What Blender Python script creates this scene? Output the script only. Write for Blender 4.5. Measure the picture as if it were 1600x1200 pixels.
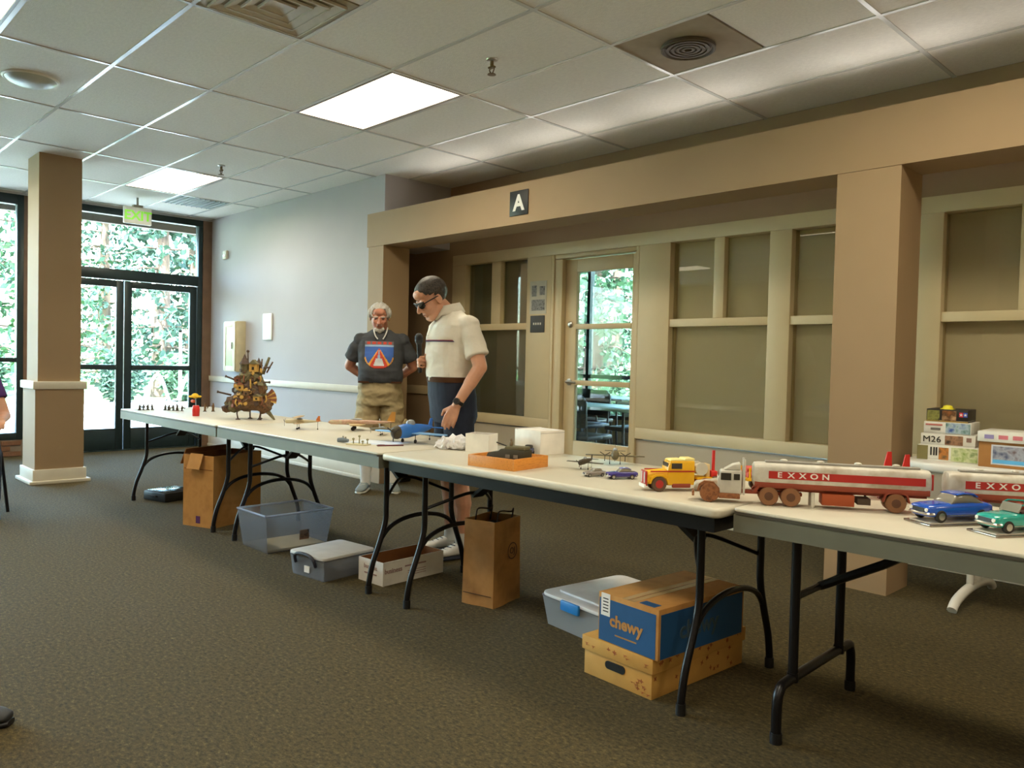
import bpy, bmesh, math, random
from mathutils import Vector, Matrix, noise
from mathutils.bvhtree import BVHTree
random.seed(7)
PI = math.pi
for o in list(bpy.data.objects):
    bpy.data.objects.remove(o)
scene = bpy.context.scene
COL = scene.collection
# ------------------------------------------------------------------ camera
YAW, PIT, ROL, FPX, CAMH = -0.800604, -0.027951, 0.0237015, 1230.886, 1.20
_f = Vector((math.sin(YAW)*math.cos(PIT), math.cos(YAW)*math.cos(PIT), math.sin(PIT)))
_r0 = Vector((math.cos(YAW), -math.sin(YAW), 0)); _u0 = _r0.cross(_f)
_r = _r0*math.cos(ROL)+_u0*math.sin(ROL); _u = -_r0*math.sin(ROL)+_u0*math.cos(ROL)
cam_d = bpy.data.cameras.new('camera'); cam = bpy.data.objects.new('camera', cam_d); COL.objects.link(cam)
cam.matrix_world = Matrix(((_r.x,_u.x,-_f.x,0),(_r.y,_u.y,-_f.y,0),(_r.z,_u.z,-_f.z,CAMH),(0,0,0,1)))
cam_d.sensor_width = 36; cam_d.lens = 36*FPX/1600; cam_d.clip_start = .02; cam_d.clip_end = 300
scene.camera = cam
# a pixel of the 1600x1200 photograph -> point on a plane of the place
def _ray(x, y):
    return _r*((x-800)/FPX)-_u*((y-600)/FPX)+_f
def PZ(x, y, z=0.0):
    d = _ray(x, y); t = (z-CAMH)/d.z
    return Vector((d.x*t, d.y*t, z))
def PX(x, y, X):
    d = _ray(x, y); t = X/d.x
    return Vector((X, d.y*t, CAMH+d.z*t))
def PY(x, y, Y):
    d = _ray(x, y); t = Y/d.y
    return Vector((d.x*t, Y, CAMH+d.z*t))
# ------------------------------------------------------------------ light and exposure
vs = scene.view_settings
vs.view_transform = 'Standard'; vs.look = 'None'; vs.gamma = 1; vs.use_curve_mapping = False
vs.exposure = 0.0
LAMP_STRENGTH = 4.0          # glow of the ceiling panels
LAMP_WATTS = 30.0            # light each panel throws down
COVE_STRENGTH = 8.0
LAMP_COL = (1.0, .885, .67)
wd = bpy.data.worlds.new('sky'); scene.world = wd; wd.use_nodes = True
nt = wd.node_tree; nt.nodes.clear()
sky = nt.nodes.new('ShaderNodeTexSky'); sky.sky_type = 'NISHITA'; sky.sun_disc = False
sky.sun_elevation = math.radians(58); sky.sun_rotation = math.radians(120); sky.air_density = 1.4; sky.dust_density = 2.0
bg = nt.nodes.new('ShaderNodeBackground'); bg.inputs[1].default_value = 5.5
wo = nt.nodes.new('ShaderNodeOutputWorld')
tint = nt.nodes.new('ShaderNodeMix'); tint.data_type = 'RGBA'; tint.blend_type = 'MULTIPLY'; tint.inputs['Factor'].default_value = 1; tint.inputs['B'].default_value = (.82, .98, 1.1, 1)
nt.links.new(sky.outputs[0], tint.inputs['A']); nt.links.new(tint.outputs['Result'], bg.inputs[0]); nt.links.new(bg.outputs[0], wo.inputs[0])
sun_d = bpy.data.lights.new('sun', 'SUN'); sun_d.energy = 70; sun_d.angle = .009; sun_d.color = (.86, .96, 1.0)
sun = bpy.data.objects.new('sun', sun_d); COL.objects.link(sun)
sun.rotation_euler = (Vector((-.32, .42, -.85))).to_track_quat('-Z', 'Y').to_euler()
sun.location = (-14, 0, 20)
# ------------------------------------------------------------------ materials
def lin(c):
    return tuple(((v/255)/12.92 if v/255 <= .04045 else ((v/255+.055)/1.055)**2.4) for v in c)
MATS = {}
def mat(name, col, rough=.6, metal=0.0, var=.08, scale=12.0, bump=0.0, bscale=60.0, trans=0.0, emit=None, estr=0.0, alpha=1.0, spec=.5, coat=0.0, sub=None):
    """procedural principled material; col is sRGB 0-255"""
    if name in MATS: return MATS[name]
    m = bpy.data.materials.new(name); m.use_nodes = True
    n = m.node_tree.nodes; l = m.node_tree.links
    b = n['Principled BSDF']
    c = lin(col)
    tc = n.new('ShaderNodeTexCoord'); nz = n.new('ShaderNodeTexNoise'); nz.inputs['Scale'].default_value = scale; nz.inputs['Detail'].default_value = 4
    l.new(tc.outputs['Object'], nz.inputs['Vector'])
    rp = n.new('ShaderNodeValToRGB')
    rp.color_ramp.elements[0].position = .3; rp.color_ramp.elements[1].position = .7
    rp.color_ramp.elements[0].color = (*[max(0, v*(1-var)) for v in c], 1)
    rp.color_ramp.elements[1].color = (*[min(1, v*(1+var)) for v in c], 1)
    l.new(nz.outputs['Fac'], rp.inputs['Fac']); l.new(rp.outputs['Color'], b.inputs['Base Color'])
    b.inputs['Roughness'].default_value = rough; b.inputs['Metallic'].default_value = metal
    b.inputs['Specular IOR Level'].default_value = spec
    b.inputs['Transmission Weight'].default_value = trans
    b.inputs['Coat Weight'].default_value = coat
    if sub: b.inputs['Subsurface Weight'].default_value = sub; b.inputs['Subsurface Radius'].default_value = (.6, .25, .15); b.inputs['Subsurface Scale'].default_value = .01
    if emit is not None:
        b.inputs['Emission Color'].default_value = (*emit, 1); b.inputs['Emission Strength'].default_value = estr
    if bump:
        n2 = n.new('ShaderNodeTexNoise'); n2.inputs['Scale'].default_value = bscale; n2.inputs['Detail'].default_value = 3
        l.new(tc.outputs['Object'], n2.inputs['Vector'])
        bp = n.new('ShaderNodeBump'); bp.inputs['Strength'].default_value = bump; bp.inputs['Distance'].default_value = .01
        l.new(n2.outputs['Fac'], bp.inputs['Height']); l.new(bp.outputs['Normal'], b.inputs['Normal'])
    MATS[name] = m
    return m
def glass_mat(name, tint=(.93, .97, .95), refl=1.0, rough=0.0, haze=0.0, hazecol=(200, 205, 205), back=.5):
    """thin sheet: clear through-view, Fresnel reflection and an optional milky share"""
    if name in MATS: return MATS[name]
    m = bpy.data.materials.new(name); m.use_nodes = True
    n = m.node_tree.nodes; l = m.node_tree.links
    n.clear()
    out = n.new('ShaderNodeOutputMaterial'); tr = n.new('ShaderNodeBsdfTransparent'); gl = n.new('ShaderNodeBsdfGlossy')
    nz = n.new('ShaderNodeTexNoise'); nz.inputs['Scale'].default_value = 3
    mx0 = n.new('ShaderNodeMix'); mx0.data_type = 'RGBA'
    mx0.inputs['A'].default_value = (*tint, 1); mx0.inputs['B'].default_value = (*[t*.97 for t in tint], 1)
    l.new(nz.outputs['Fac'], mx0.inputs['Factor']); l.new(mx0.outputs['Result'], tr.inputs['Color'])
    gl.inputs['Roughness'].default_value = rough
    fr = n.new('ShaderNodeFresnel'); fr.inputs['IOR'].default_value = 1.45
    mu = n.new('ShaderNodeMath'); mu.operation = 'MULTIPLY'; mu.inputs[1].default_value = refl; l.new(fr.outputs[0], mu.inputs[0])
    mx = n.new('ShaderNodeMixShader'); l.new(mu.outputs[0], mx.inputs[0]); l.new(tr.outputs[0], mx.inputs[1]); l.new(gl.outputs[0], mx.inputs[2])
    last = mx
    if haze:
        df = n.new('ShaderNodeBsdfDiffuse'); df.inputs['Color'].default_value = (*lin(hazecol), 1)
        tl = n.new('ShaderNodeBsdfTranslucent'); tl.inputs['Color'].default_value = (*lin(hazecol), 1)
        ad = n.new('ShaderNodeMixShader'); ad.inputs[0].default_value = back; l.new(df.outputs[0], ad.inputs[1]); l.new(tl.outputs[0], ad.inputs[2])
        m2 = n.new('ShaderNodeMixShader'); m2.inputs[0].default_value = haze
        l.new(mx.outputs[0], m2.inputs[1]); l.new(ad.outputs[0], m2.inputs[2]); last = m2
    l.new(last.outputs[0], out.inputs['Surface'])
    MATS[name] = m
    return m
def ramp_mat(name, cols, scale=60, rough=.9, detail=3, bump=.0, bscale=None, tex='NOISE', vec=(1, 1, 1), trans=0):
    """several colours laid over each other by noise or voronoi"""
    if name in MATS: return MATS[name]
    m = bpy.data.materials.new(name); m.use_nodes = True
    n = m.node_tree.nodes; l = m.node_tree.links; b = n['Principled BSDF']
    tc = n.new('ShaderNodeTexCoord'); mp = n.new('ShaderNodeMapping'); mp.inputs['Scale'].default_value = vec
    l.new(tc.outputs['Object'], mp.inputs['Vector'])
    if tex == 'NOISE':
        t = n.new('ShaderNodeTexNoise'); t.inputs['Detail'].default_value = detail; fo = t.outputs['Fac']
    else:
        t = n.new('ShaderNodeTexVoronoi'); fo = t.outputs['Color']
    t.inputs['Scale'].default_value = scale; l.new(mp.outputs[0], t.inputs['Vector'])
    rp = n.new('ShaderNodeValToRGB'); e = rp.color_ramp.elements
    k = len(cols)
    lo, hi = (.3, .7) if tex == 'NOISE' else (0.02, .98)
    while len(e) < k: e.new(.5)
    for i, c in enumerate(cols):
        e[i].position = lo+(hi-lo)*i/(k-1); e[i].color = (*lin(c), 1)
    l.new(fo, rp.inputs['Fac']); l.new(rp.outputs['Color'], b.inputs['Base Color'])
    b.inputs['Roughness'].default_value = rough
    if bump:
        bp = n.new('ShaderNodeBump'); bp.inputs['Strength'].default_value = bump; bp.inputs['Distance'].default_value = .01
        t2 = n.new('ShaderNodeTexNoise'); t2.inputs['Scale'].default_value = bscale or scale; l.new(mp.outputs[0], t2.inputs['Vector'])
        l.new(t2.outputs['Fac'], bp.inputs['Height']); l.new(bp.outputs[0], b.inputs['Normal'])
    MATS[name] = m
    return m
def emit_mat(name, col, strength):
    if name in MATS: return MATS[name]
    m = bpy.data.materials.new(name); m.use_nodes = True
    n = m.node_tree.nodes; l = m.node_tree.links; n.clear()
    out = n.new('ShaderNodeOutputMaterial'); em = n.new('ShaderNodeEmission')
    nz = n.new('ShaderNodeTexNoise'); nz.inputs['Scale'].default_value = 200
    mx = n.new('ShaderNodeMix'); mx.data_type = 'RGBA'
    mx.inputs['A'].default_value = (*col, 1); mx.inputs['B'].default_value = (*[c*.95 for c in col], 1)
    l.new(nz.outputs['Fac'], mx.inputs['Factor']); l.new(mx.outputs['Result'], em.inputs[0]); em.inputs[1].default_value = strength
    l.new(em.outputs[0], out.inputs[0]); MATS[name] = m
    return m
# ------------------------------------------------------------------ mesh helpers
def spline(pts, k=6):
    pts = [Vector(p) for p in pts]; out = []
    for i in range(len(pts)-1):
        p0 = pts[max(i-1, 0)]; p1 = pts[i]; p2 = pts[i+1]; p3 = pts[min(i+2, len(pts)-1)]
        for j in range(k):
            t = j/k
            out.append(.5*((2*p1)+(p2-p0)*t+(2*p0-5*p1+4*p2-p3)*t*t+(3*p1-p0-3*p2+p3)*t*t*t))
    out.append(pts[-1]); return out
class MB:
    def __init__(s): s.v = []; s.f = []; s.mi = []; s.cur = 0
    def slot(s, i): s.cur = i; return s
    def add(s, vs, fs):
        b = len(s.v); s.v += [tuple(v) for v in vs]
        for f in fs: s.f.append([b+i for i in f]); s.mi.append(s.cur)
        return s
    def box(s, c, d, R=None):
        c = Vector(c); h = [x/2 for x in d]; vs = []
        for z in (-1, 1):
            for y in (-1, 1):
                for x in (-1, 1):
                    p = Vector((x*h[0], y*h[1], z*h[2])); vs.append(c+(R@p if R else p))
        return s.add(vs, [(0, 2, 3, 1), (4, 5, 7, 6), (0, 1, 5, 4), (2, 6, 7, 3), (0, 4, 6, 2), (1, 3, 7, 5)])
    def span(s, a, b):
        return s.box([(a[i]+b[i])/2 for i in range(3)], [abs(b[i]-a[i]) for i in range(3)])
    def ring(s, cs, n, caps=(True, True)):
        """cs: list of rings (each n points) joined in order"""
        b = []; vs = []
        for r in cs: vs += r
        fs = []
        for i in range(len(cs)-1):
            for j in range(n):
                k = (j+1) % n; fs.append((i*n+j, i*n+k, (i+1)*n+k, (i+1)*n+j))
        if caps[0]: fs.append(tuple(range(n-1, -1, -1)))
        if caps[1]: fs.append(tuple((len(cs)-1)*n+j for j in range(n)))
        return s.add(vs, fs)
    def tube(s, path, r, n=8, caps=True):
        path = [Vector(p) for p in path]; rs = r if isinstance(r, (list, tuple)) else [r]*len(path)
        T = []
        for i in range(len(path)):
            a = path[max(i-1, 0)]; b = path[min(i+1, len(path)-1)]; T.append((b-a).normalized())
        up = Vector((0, 0, 1)) if abs(T[0].z) < .9 else Vector((1, 0, 0))
        x = T[0].cross(up).normalized(); cs = []
        for i, p in enumerate(path):
            x = (x-T[i]*x.dot(T[i])).normalized(); y = T[i].cross(x)
            cs.append([p+(x*math.cos(2*PI*j/n)+y*math.sin(2*PI*j/n))*rs[i] for j in range(n)])
        return s.ring(cs, n, (caps, caps))
    def cyl(s, a, b, r0, r1=None, n=12): return s.tube([a, b], [r0, r0 if r1 is None else r1], n)
    def cap(s, a, b, r0, r1=None, n=12):
        """tapered capsule with round ends"""
        a = Vector(a); b = Vector(b); r1 = r0 if r1 is None else r1
        d = (b-a); L = d.length
        if L < 1e-6: return s.ell(a, (r0, r0, r0), n=n)
        d /= L; pts = []; rs = []
        for k in range(1, 5):
            t = PI/2*(1-k/4); pts.append(a-d*r0*math.sin(t)); rs.append(max(r0*math.cos(t), r0*.02))
        pts.insert(0, a-d*r0); rs.insert(0, r0*.05)
        for k in range(0, 4):
            t = PI/2*k/4; pts.append(b+d*r1*math.sin(t)); rs.append(max(r1*math.cos(t), r1*.02))
        pts.append(b+d*r1); rs.append(r1*.05)
        return s.tube(pts, rs, n)
    def ell(s, c, r, R=None, n=12, m=8):
        c = Vector(c); cs = []
        for i in range(1, m):
            t = PI*i/m-PI/2; row = []
            for j in range(n):
                p = Vector((r[0]*math.cos(t)*math.cos(2*PI*j/n), r[1]*math.cos(t)*math.sin(2*PI*j/n), r[2]*math.sin(t)))
                row.append(c+(R@p if R else p))
            cs.append(row)
        b = len(s.v); s.ring(cs, n, (False, False))
        p0 = Vector((0, 0, -r[2])); p1 = Vector((0, 0, r[2]))
        s.v += [tuple(c+(R@p0 if R else p0)), tuple(c+(R@p1 if R else p1))]
        q = b+n*(m-1)
        for j in range(n):
            k = (j+1) % n
            s.f.append([q, b+k, b+j]); s.mi.append(s.cur)
            s.f.append([q+1, b+(m-2)*n+j, b+(m-2)*n+k]); s.mi.append(s.cur)
        return s
    def lathe(s, prof, c=(0, 0, 0), n=20, R=None, caps=(True, True)):
        """prof: (radius, height) pairs about z"""
        c = Vector(c); cs = []
        for r, h in prof:
            row = []
            for j in range(n):
                p = Vector((r*math.cos(2*PI*j/n), r*math.sin(2*PI*j/n), h)); row.append(c+(R@p if R else p))
            cs.append(row)
        return s.ring(cs, n, caps)
    def prism(s, poly, a, b, axis='y'):
        """outline (u,v) extruded from a to b along axis; u,v are the other two axes in order"""
        n = len(poly)
        def P(u, v, w):
            return {'x': (w, u, v), 'y': (u, w, v), 'z': (u, v, w)}[axis]
        vs = [P(u, v, a) for u, v in poly]+[P(u, v, b) for u, v in poly]
        fs = [tuple(range(n)), tuple(range(2*n-1, n-1, -1))]+[((i+1) % n, i, n+i, n+(i+1) % n) for i in range(n)]
        return s.add(vs, fs)
    def loft(s, secs, n=24, p=2.3):
        """secs: (centre, halfwidth vector, halfdepth vector) superellipse sections"""
        cs = []
        for c, u, v in secs:
            c = Vector(c); u = Vector(u); v = Vector(v); row = []
            for j in range(n):
                t = 2*PI*j/n; cx, sx = math.cos(t), math.sin(t)
                row.append(c+u*(abs(cx)**(2/p))*math.copysign(1, cx)+v*(abs(sx)**(2/p))*math.copysign(1, sx))
            cs.append(row)
        return s.ring(cs, n)
    def mesh(s, name='m', bevel=0, seg=2):
        me = bpy.data.meshes.new(name); me.from_pydata(s.v, [], s.f); me.update()
        me.polygons.foreach_set('material_index', s.mi)
        bm = bmesh.new(); bm.from_mesh(me)
        bmesh.ops.recalc_face_normals(bm, faces=bm.faces)
        if bevel:
            bmesh.ops.bevel(bm, geom=[e for e in bm.edges if e.calc_face_angle(0) > .5], offset=bevel, segments=seg, affect='EDGES', profile=.5, clamp_overlap=True)
        bm.to_mesh(me); bm.free(); return me
    def build(s, name, mats, parent=None, smooth=False, bevel=0, seg=2, label=None, kind=None, ang=40):
        me = s.mesh(name, bevel, seg)
        for m in (mats if isinstance(mats, (list, tuple)) else [mats]): me.materials.append(m)
        if smooth or bevel:
            me.polygons.foreach_set('use_smooth', [True]*len(me.polygons)); me.set_sharp_from_angle(angle=math.radians(ang))
        return link(name, me, parent, label, kind)
def link(name, me, parent=None, label=None, kind=None):
    o = bpy.data.objects.new(name, me); COL.objects.link(o)
    if parent is not None: o.parent = parent
    if label: o['label'] = label
    if kind: o['kind'] = kind
    return o
def tag(o, label, cat, group=None):
    o['label'] = label; o['category'] = cat
    if group: o['group'] = group
    return o
def thing(name, label, cat, loc=(0, 0, 0), rz=0, group=None):
    o = bpy.data.objects.new(name, None); COL.objects.link(o); o.empty_display_size = .05
    o.location = loc; o.rotation_euler = (0, 0, rz)
    return tag(o, label, cat, group)
def struct(o, label=None):
    o['kind'] = 'structure'
    if label: o['label'] = label
    return o
def copy_tree(o, parent=None):
    c = o.copy(); COL.objects.link(c); c.parent = parent
    for ch in list(o.children): copy_tree(ch, c)
    return c
def Rz(a): return Matrix.Rotation(a, 3, 'Z')
def Rx(a): return Matrix.Rotation(a, 3, 'X')
def Ry(a): return Matrix.Rotation(a, 3, 'Y')
def text_mesh(txt, size, depth=.0008, bold=0.0, align='CENTER', sx=1.0):
    cu = bpy.data.curves.new('t', 'FONT'); cu.body = txt; cu.size = size; cu.extrude = depth; cu.align_x = align; cu.align_y = 'CENTER'
    cu.offset = bold; cu.resolution_u = 3
    ob = bpy.data.objects.new('t', cu); COL.objects.link(ob)
    dg = bpy.context.evaluated_depsgraph_get(); dg.update()
    me = bpy.data.meshes.new_from_object(ob.evaluated_get(dg)); bpy.data.objects.remove(ob); bpy.data.curves.remove(cu)
    if sx != 1:
        for v in me.vertices: v.co.x *= sx
    return me
def place_text(name, txt, size, m, parent, origin, right, up, bold=0.0, depth=.0008, sx=1.0, label=None):
    """lettering laid on a surface: right and up are the reading directions in the parent's space"""
    me = text_mesh(txt, size, depth, bold, sx=sx); me.materials.clear(); me.materials.append(m)
    r = Vector(right).normalized(); u = Vector(up).normalized(); w = r.cross(u)
    M = Matrix(((r.x, u.x, w.x, origin[0]), (r.y, u.y, w.y, origin[1]), (r.z, u.z, w.z, origin[2]), (0, 0, 0, 1)))
    me.transform(M)
    return link(name, me, parent, label)
def corner_frame(A, M, B):
    """oriented footprint from three corners seen in the photo (left, near, right): near corner, unit axes and lengths"""
    a = (A-M); b = (B-M); a.z = b.z = 0
    la, lb = a.length, b.length
    th = math.atan2(b.y, b.x)
    th2 = math.atan2(a.y, a.x)-PI/2
    # average the two directions (a should be b turned by +90 degrees)
    d = (th2-th+PI) % (2*PI)-PI
    th += d/2
    return M, Vector((math.cos(th), math.sin(th), 0)), Vector((-math.sin(th), math.cos(th), 0)), lb, la, th
# ================================================================== the setting
CEIL = 2.972; XW = -10.3; YG = 4.385; YB = 4.345; YN = 5.2; XE = 3.6; YS = -4.6
M_carpet = ramp_mat('carpet', [(26, 21, 7), (64, 54, 24), (92, 79, 40), (142, 126, 78)], scale=48, rough=1.0, detail=8, bump=.8, bscale=220, vec=(1, 1.5, 1))
for nd in M_carpet.node_tree.nodes:
    if nd.type == 'TEX_NOISE': nd.inputs['Roughness'].default_value = .8
M_paint = mat('taupe_paint', (160, 133, 99), .7, var=.03, scale=3, bump=.05, bscale=300)
M_grey = mat('grey_paint', (180, 175, 175), .75, var=.02, scale=3, bump=.05, bscale=300)
M_cream = mat('cream_woodwork', (208, 188, 146), .5, var=.03, scale=6)
M_trim = mat('offwhite_trim', (214, 206, 186), .5, var=.03, scale=6)
M_panelgrey = mat('grey_panel', (188, 174, 150), .65, var=.03, scale=6)
M_tile = mat('ceiling_tile_fibre', (226, 222, 212), .95, var=.05, scale=40, bump=.35, bscale=130)
M_grid = mat('ceiling_grid_metal', (206, 206, 200), .22, var=.02)
M_alu = mat('dark_green_aluminium', (36, 50, 50), .4, metal=.3, var=.08)
M_brick = ramp_mat('brown_brick', [(92, 62, 44), (120, 82, 56), (104, 72, 52)], scale=9, rough=.9, bump=.3, bscale=80)
M_wood = mat('stained_wood', (112, 84, 62), .55, var=.15, scale=8)
M_glass = glass_mat('clear_glass', (.95, .98, .97), refl=.8)
M_glass_shade = glass_mat('shaded_window_glass', (.95, .95, .92), refl=.9)
M_shade = glass_mat('olive_roller_blind', (.9, .9, .8), .2, .4, haze=.985, hazecol=(238, 222, 190), back=.22)
M_chrome = mat('satin_metal', (190, 188, 180), .3, metal=1.0, var=.03)
M_black = mat('black_matte', (16, 16, 18), .5, var=.1)
M_white = mat('plain_white', (232, 230, 224), .5, var=.02)

def wallbox(name, boxes, m, label=None, bevel=0):
    mb = MB()
    for a, b in boxes: mb.span(a, b)
    return struct(mb.build(name, m, bevel=bevel), label)
struct(MB().span((XW-.1, YS-.1, -.2), (XE+.1, 9.7, 0)).build('floor', M_carpet), 'olive brown loop carpet floor')
# ---- walls
T = .12
wallbox('wall_south', [((XW, YS-T, 0), (XE, YS, CEIL))], M_paint)
wallbox('wall_east', [((XE, YS, 0), (XE+T, 9.6, CEIL))], M_paint)
# grey wall beside the glass doors; its upper block closes the recess above the beam
wallbox('wall_north_side', [((XW, YG, 0), (-6.33, 4.65, CEIL)), ((-6.9, 4.65, 2.34), (-6.33, YN, CEIL)), ((-7.5, 4.65, 0), (-7.38, YN, CEIL))], M_grey, 'pale grey wall beside the glass doors')
# window wall
TRIM0, TRIM1 = .60, 2.27
wn = wallbox('wall_north', [((-7.5, YN, 0), (-6.263, YN+T, CEIL)), ((-6.263, YN, TRIM1), (XE, YN+T, CEIL))], M_paint, 'taupe wall with windows behind the beam')
wallbox('wall_north_lower', [((-6.263, YN+.012, 0), (-4.87, YN+T, TRIM0-.012)), ((-3.90, YN+.012, 0), (XE, YN+T, TRIM0-.012))], M_panelgrey, 'grey panels below the interior windows')
# beam with its pillars
wallbox('beam_1', [((-6.56, YB, 2.285), (XE, 4.655, 2.605))], M_paint, 'long taupe beam with a flat ledge on top')
wallbox('pillar_1', [((-1.925, YB+.003, 0), (-1.585, 4.655, 2.283))], M_paint, 'square taupe pillar holding up the beam')
wallbox('pillar_2', [((-6.535, YB+.003, 0), (-6.285, 4.655, 2.283))], M_paint, 'taupe pilaster at the end of the beam')
# column by the doors, wider below the rail
cx0, cx1, cy0, cy1 = -8.42, -8.04, 1.865, 2.215
wallbox('column_1', [((cx0, cy0, .9), (cx1, cy1, CEIL)), ((cx0-.025, cy0-.025, 0), (cx1+.025, cy1+.025, .86))], M_paint, 'square taupe column near the glass doors')
def band(name, x0, x1, y0, y1, z0, z1, d, m, cham=0):
    mb = MB(); mb.span((x0-d, y0-d, z0), (x1+d, y1+d, z1))
    return struct(mb.build(name, m, bevel=.006))
band('trim_1', cx0, cx1, cy0, cy1, .855, .925, .045, M_trim)
band('trim_2', cx0, cx1, cy0, cy1, 0.0, .13, .045, M_trim)
band('trim_3', cx0, cx1, cy0, cy1, 0.0, .03, .075, M_trim)
# chair rail and baseboard on the grey wall, rail in the alcove
struct(MB().span((XW+.02, YG-.022, .855), (-6.56, YG, .925)).build('trim_4', M_trim, bevel=.006), 'off-white chair rail along the grey wall')
struct(MB().span((XW+.02, YG-.02, 0), (-6.56, YG, .15)).span((XW+.02, YG-.03, 0), (-6.56, YG, .035)).build('baseboard_north', M_trim, bevel=.004), 'off-white baseboard of the grey wall')
struct(MB().span((-7.38, YN-.02, .835), (-6.263, YN, .925)).build('trim_5', M_cream, bevel=.005))
struct(MB().span((-7.38, YN-.018, 0), (-4.87, YN, .12)).build('baseboard_alcove', M_trim, bevel=.004))
struct(MB().span((-3.9, YN-.018, 0), (XE, YN, .12)).build('baseboard_windows', M_trim, bevel=.004))
# ---- woodwork of the window wall: posts, head and bottom rail
def trimpiece(name, a, b, m=M_cream):
    return struct(MB().span(a, b).build(name, m, bevel=.004))
y0, y1 = YN-.012, YN+T
WIN = [(-6.06, -5.18, (-5.678, -5.551)), (-3.60, -2.765, (-3.216, -3.13)), (-2.60, -1.80, (-2.245, -2.16)), (-1.635, -.80, (-1.232, -1.145)), (-.62, .2, (-.25, -.165)), (.38, 1.2, (.75, .83))]
trimpiece('trim_6', (-6.263, y0, 2.167), (XE, y1, TRIM1))
trimpiece('trim_7', (-6.263, y0, TRIM0), (-4.87, y1, .69))
trimpiece('trim_8', (-3.90, y0, TRIM0), (XE, y1, .69))
posts = [(-6.263, -6.06), (-5.18, -4.87), (-3.90, -3.60), (-2.765, -2.60), (-1.80, -1.635), (-.80, -.62), (.2, .38), (1.2, XE)]
for i, (a, b) in enumerate(posts):
    z = .69
    trimpiece('trim_%d' % (9+i), (a, y0, z), (b, y1, 2.167))
trimpiece('trim_20', (-4.87, y0, 0), (-4.86+.02, y1, 2.167)); trimpiece('trim_21', (-3.93, y0, 0), (-3.90, y1, 2.167))
for i, (a, b, (m0, m1)) in enumerate(WIN):
    w = bpy.data.objects.new('window_%d' % (i+1), None); COL.objects.link(w); w.location = ((a+b)/2, YN, .69)
    struct(w, 'shaded interior window in cream woodwork')
    def wp(name, p, q, m, bev=.003):
        c = w.location
        return MB().span([p[k]-c[k] for k in range(3)], [q[k]-c[k] for k in range(3)]).build(name, m, w, bevel=bev)
    wp('window_bar', (a, YN-.004, 1.505), (b, YN+.07, 1.565), M_cream)
    wp('window_bar', (m0, YN+.0, 1.565), (m1, YN+.07, 2.167), M_cream)
    for (p, q, r, s) in ((a, m0, 1.565, 2.167), (m1, b, 1.565, 2.167), (a, b, .69, 1.505)):
        wp('pane', (p, YN+.05, r), (q, YN+.054, s), M_glass_shade, 0)
    wp('window_blind', (a-.05, YN+.10, .66), (b+.05, YN+.104, 2.2), M_shade, 0)
# ---- door to the next room
dl, dr, dt = -4.745, -3.955, 2.12
d = bpy.data.objects.new('door_1', None); COL.objects.link(d); d.location = (dl, YN, 0); struct(d, 'cream glazed door into the next room')
def dp(name, p, q, m, bev=.004, par=None):
    return MB().span([p[0]-dl, p[1]-YN, p[2]], [q[0]-dl, q[1]-YN, q[2]]).build(name, m, par or d, bevel=bev)
gx0, gx1, gz0, gz1 = -4.62, -4.01, .515, 2.005
dp('door_frame', (-4.85, YN+.0, 0), (dl-.005, y1, dt+.005), M_cream); dp('door_frame', (dr+.005, YN+.0, 0), (-3.93, y1, dt+.005), M_cream); dp('door_frame', (-4.85, YN+.0, dt+.01), (-3.93, y1, 2.167), M_cream)
yd0, yd1 = YN+.05, YN+.095
dp('door_stile', (dl, yd0, .01), (gx0, yd1, dt), M_cream); dp('door_stile', (gx1, yd0, .01), (dr, yd1, dt), M_cream)
dp('door_rail', (gx0, yd0, .01), (gx1, yd1, gz0), M_cream); dp('door_rail', (gx0, yd0, gz1), (gx1, yd1, dt), M_cream)
for z in (1.525, 1.03): dp('glazing_bar', (gx0, yd0-.006, z-.022), (gx1, yd1, z+.022), M_cream)
for r, s in ((gz0, 1.008), (1.052, 1.503), (1.547, gz1)): dp('pane', (gx0, yd0+.02, r), (gx1, yd0+.025, s), M_glass, 0)
hb = MB(); hb.lathe([(.03, 0), (.03, .008), (.012, .012), (.012, .045)], (0, 0, 0), 16, Rx(PI/2)); hb.tube(spline([(0, -.045, 0), (.02, -.052, .002), (.06, -.05, .0), (.11, -.046, -.004)], 4), .010, 8)
h = hb.build('door_handle', M_chrome, d, smooth=True); h.location = (dl+.065-dl, yd0-YN, 1.035)
h = MB().lathe([(.028, 0), (.028, .012), (.018, .02)], (0, 0, 0), 16, Rx(PI/2)).build('deadbolt', M_chrome, d, smooth=True); h.location = (.065, yd0-YN, 1.545)
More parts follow.
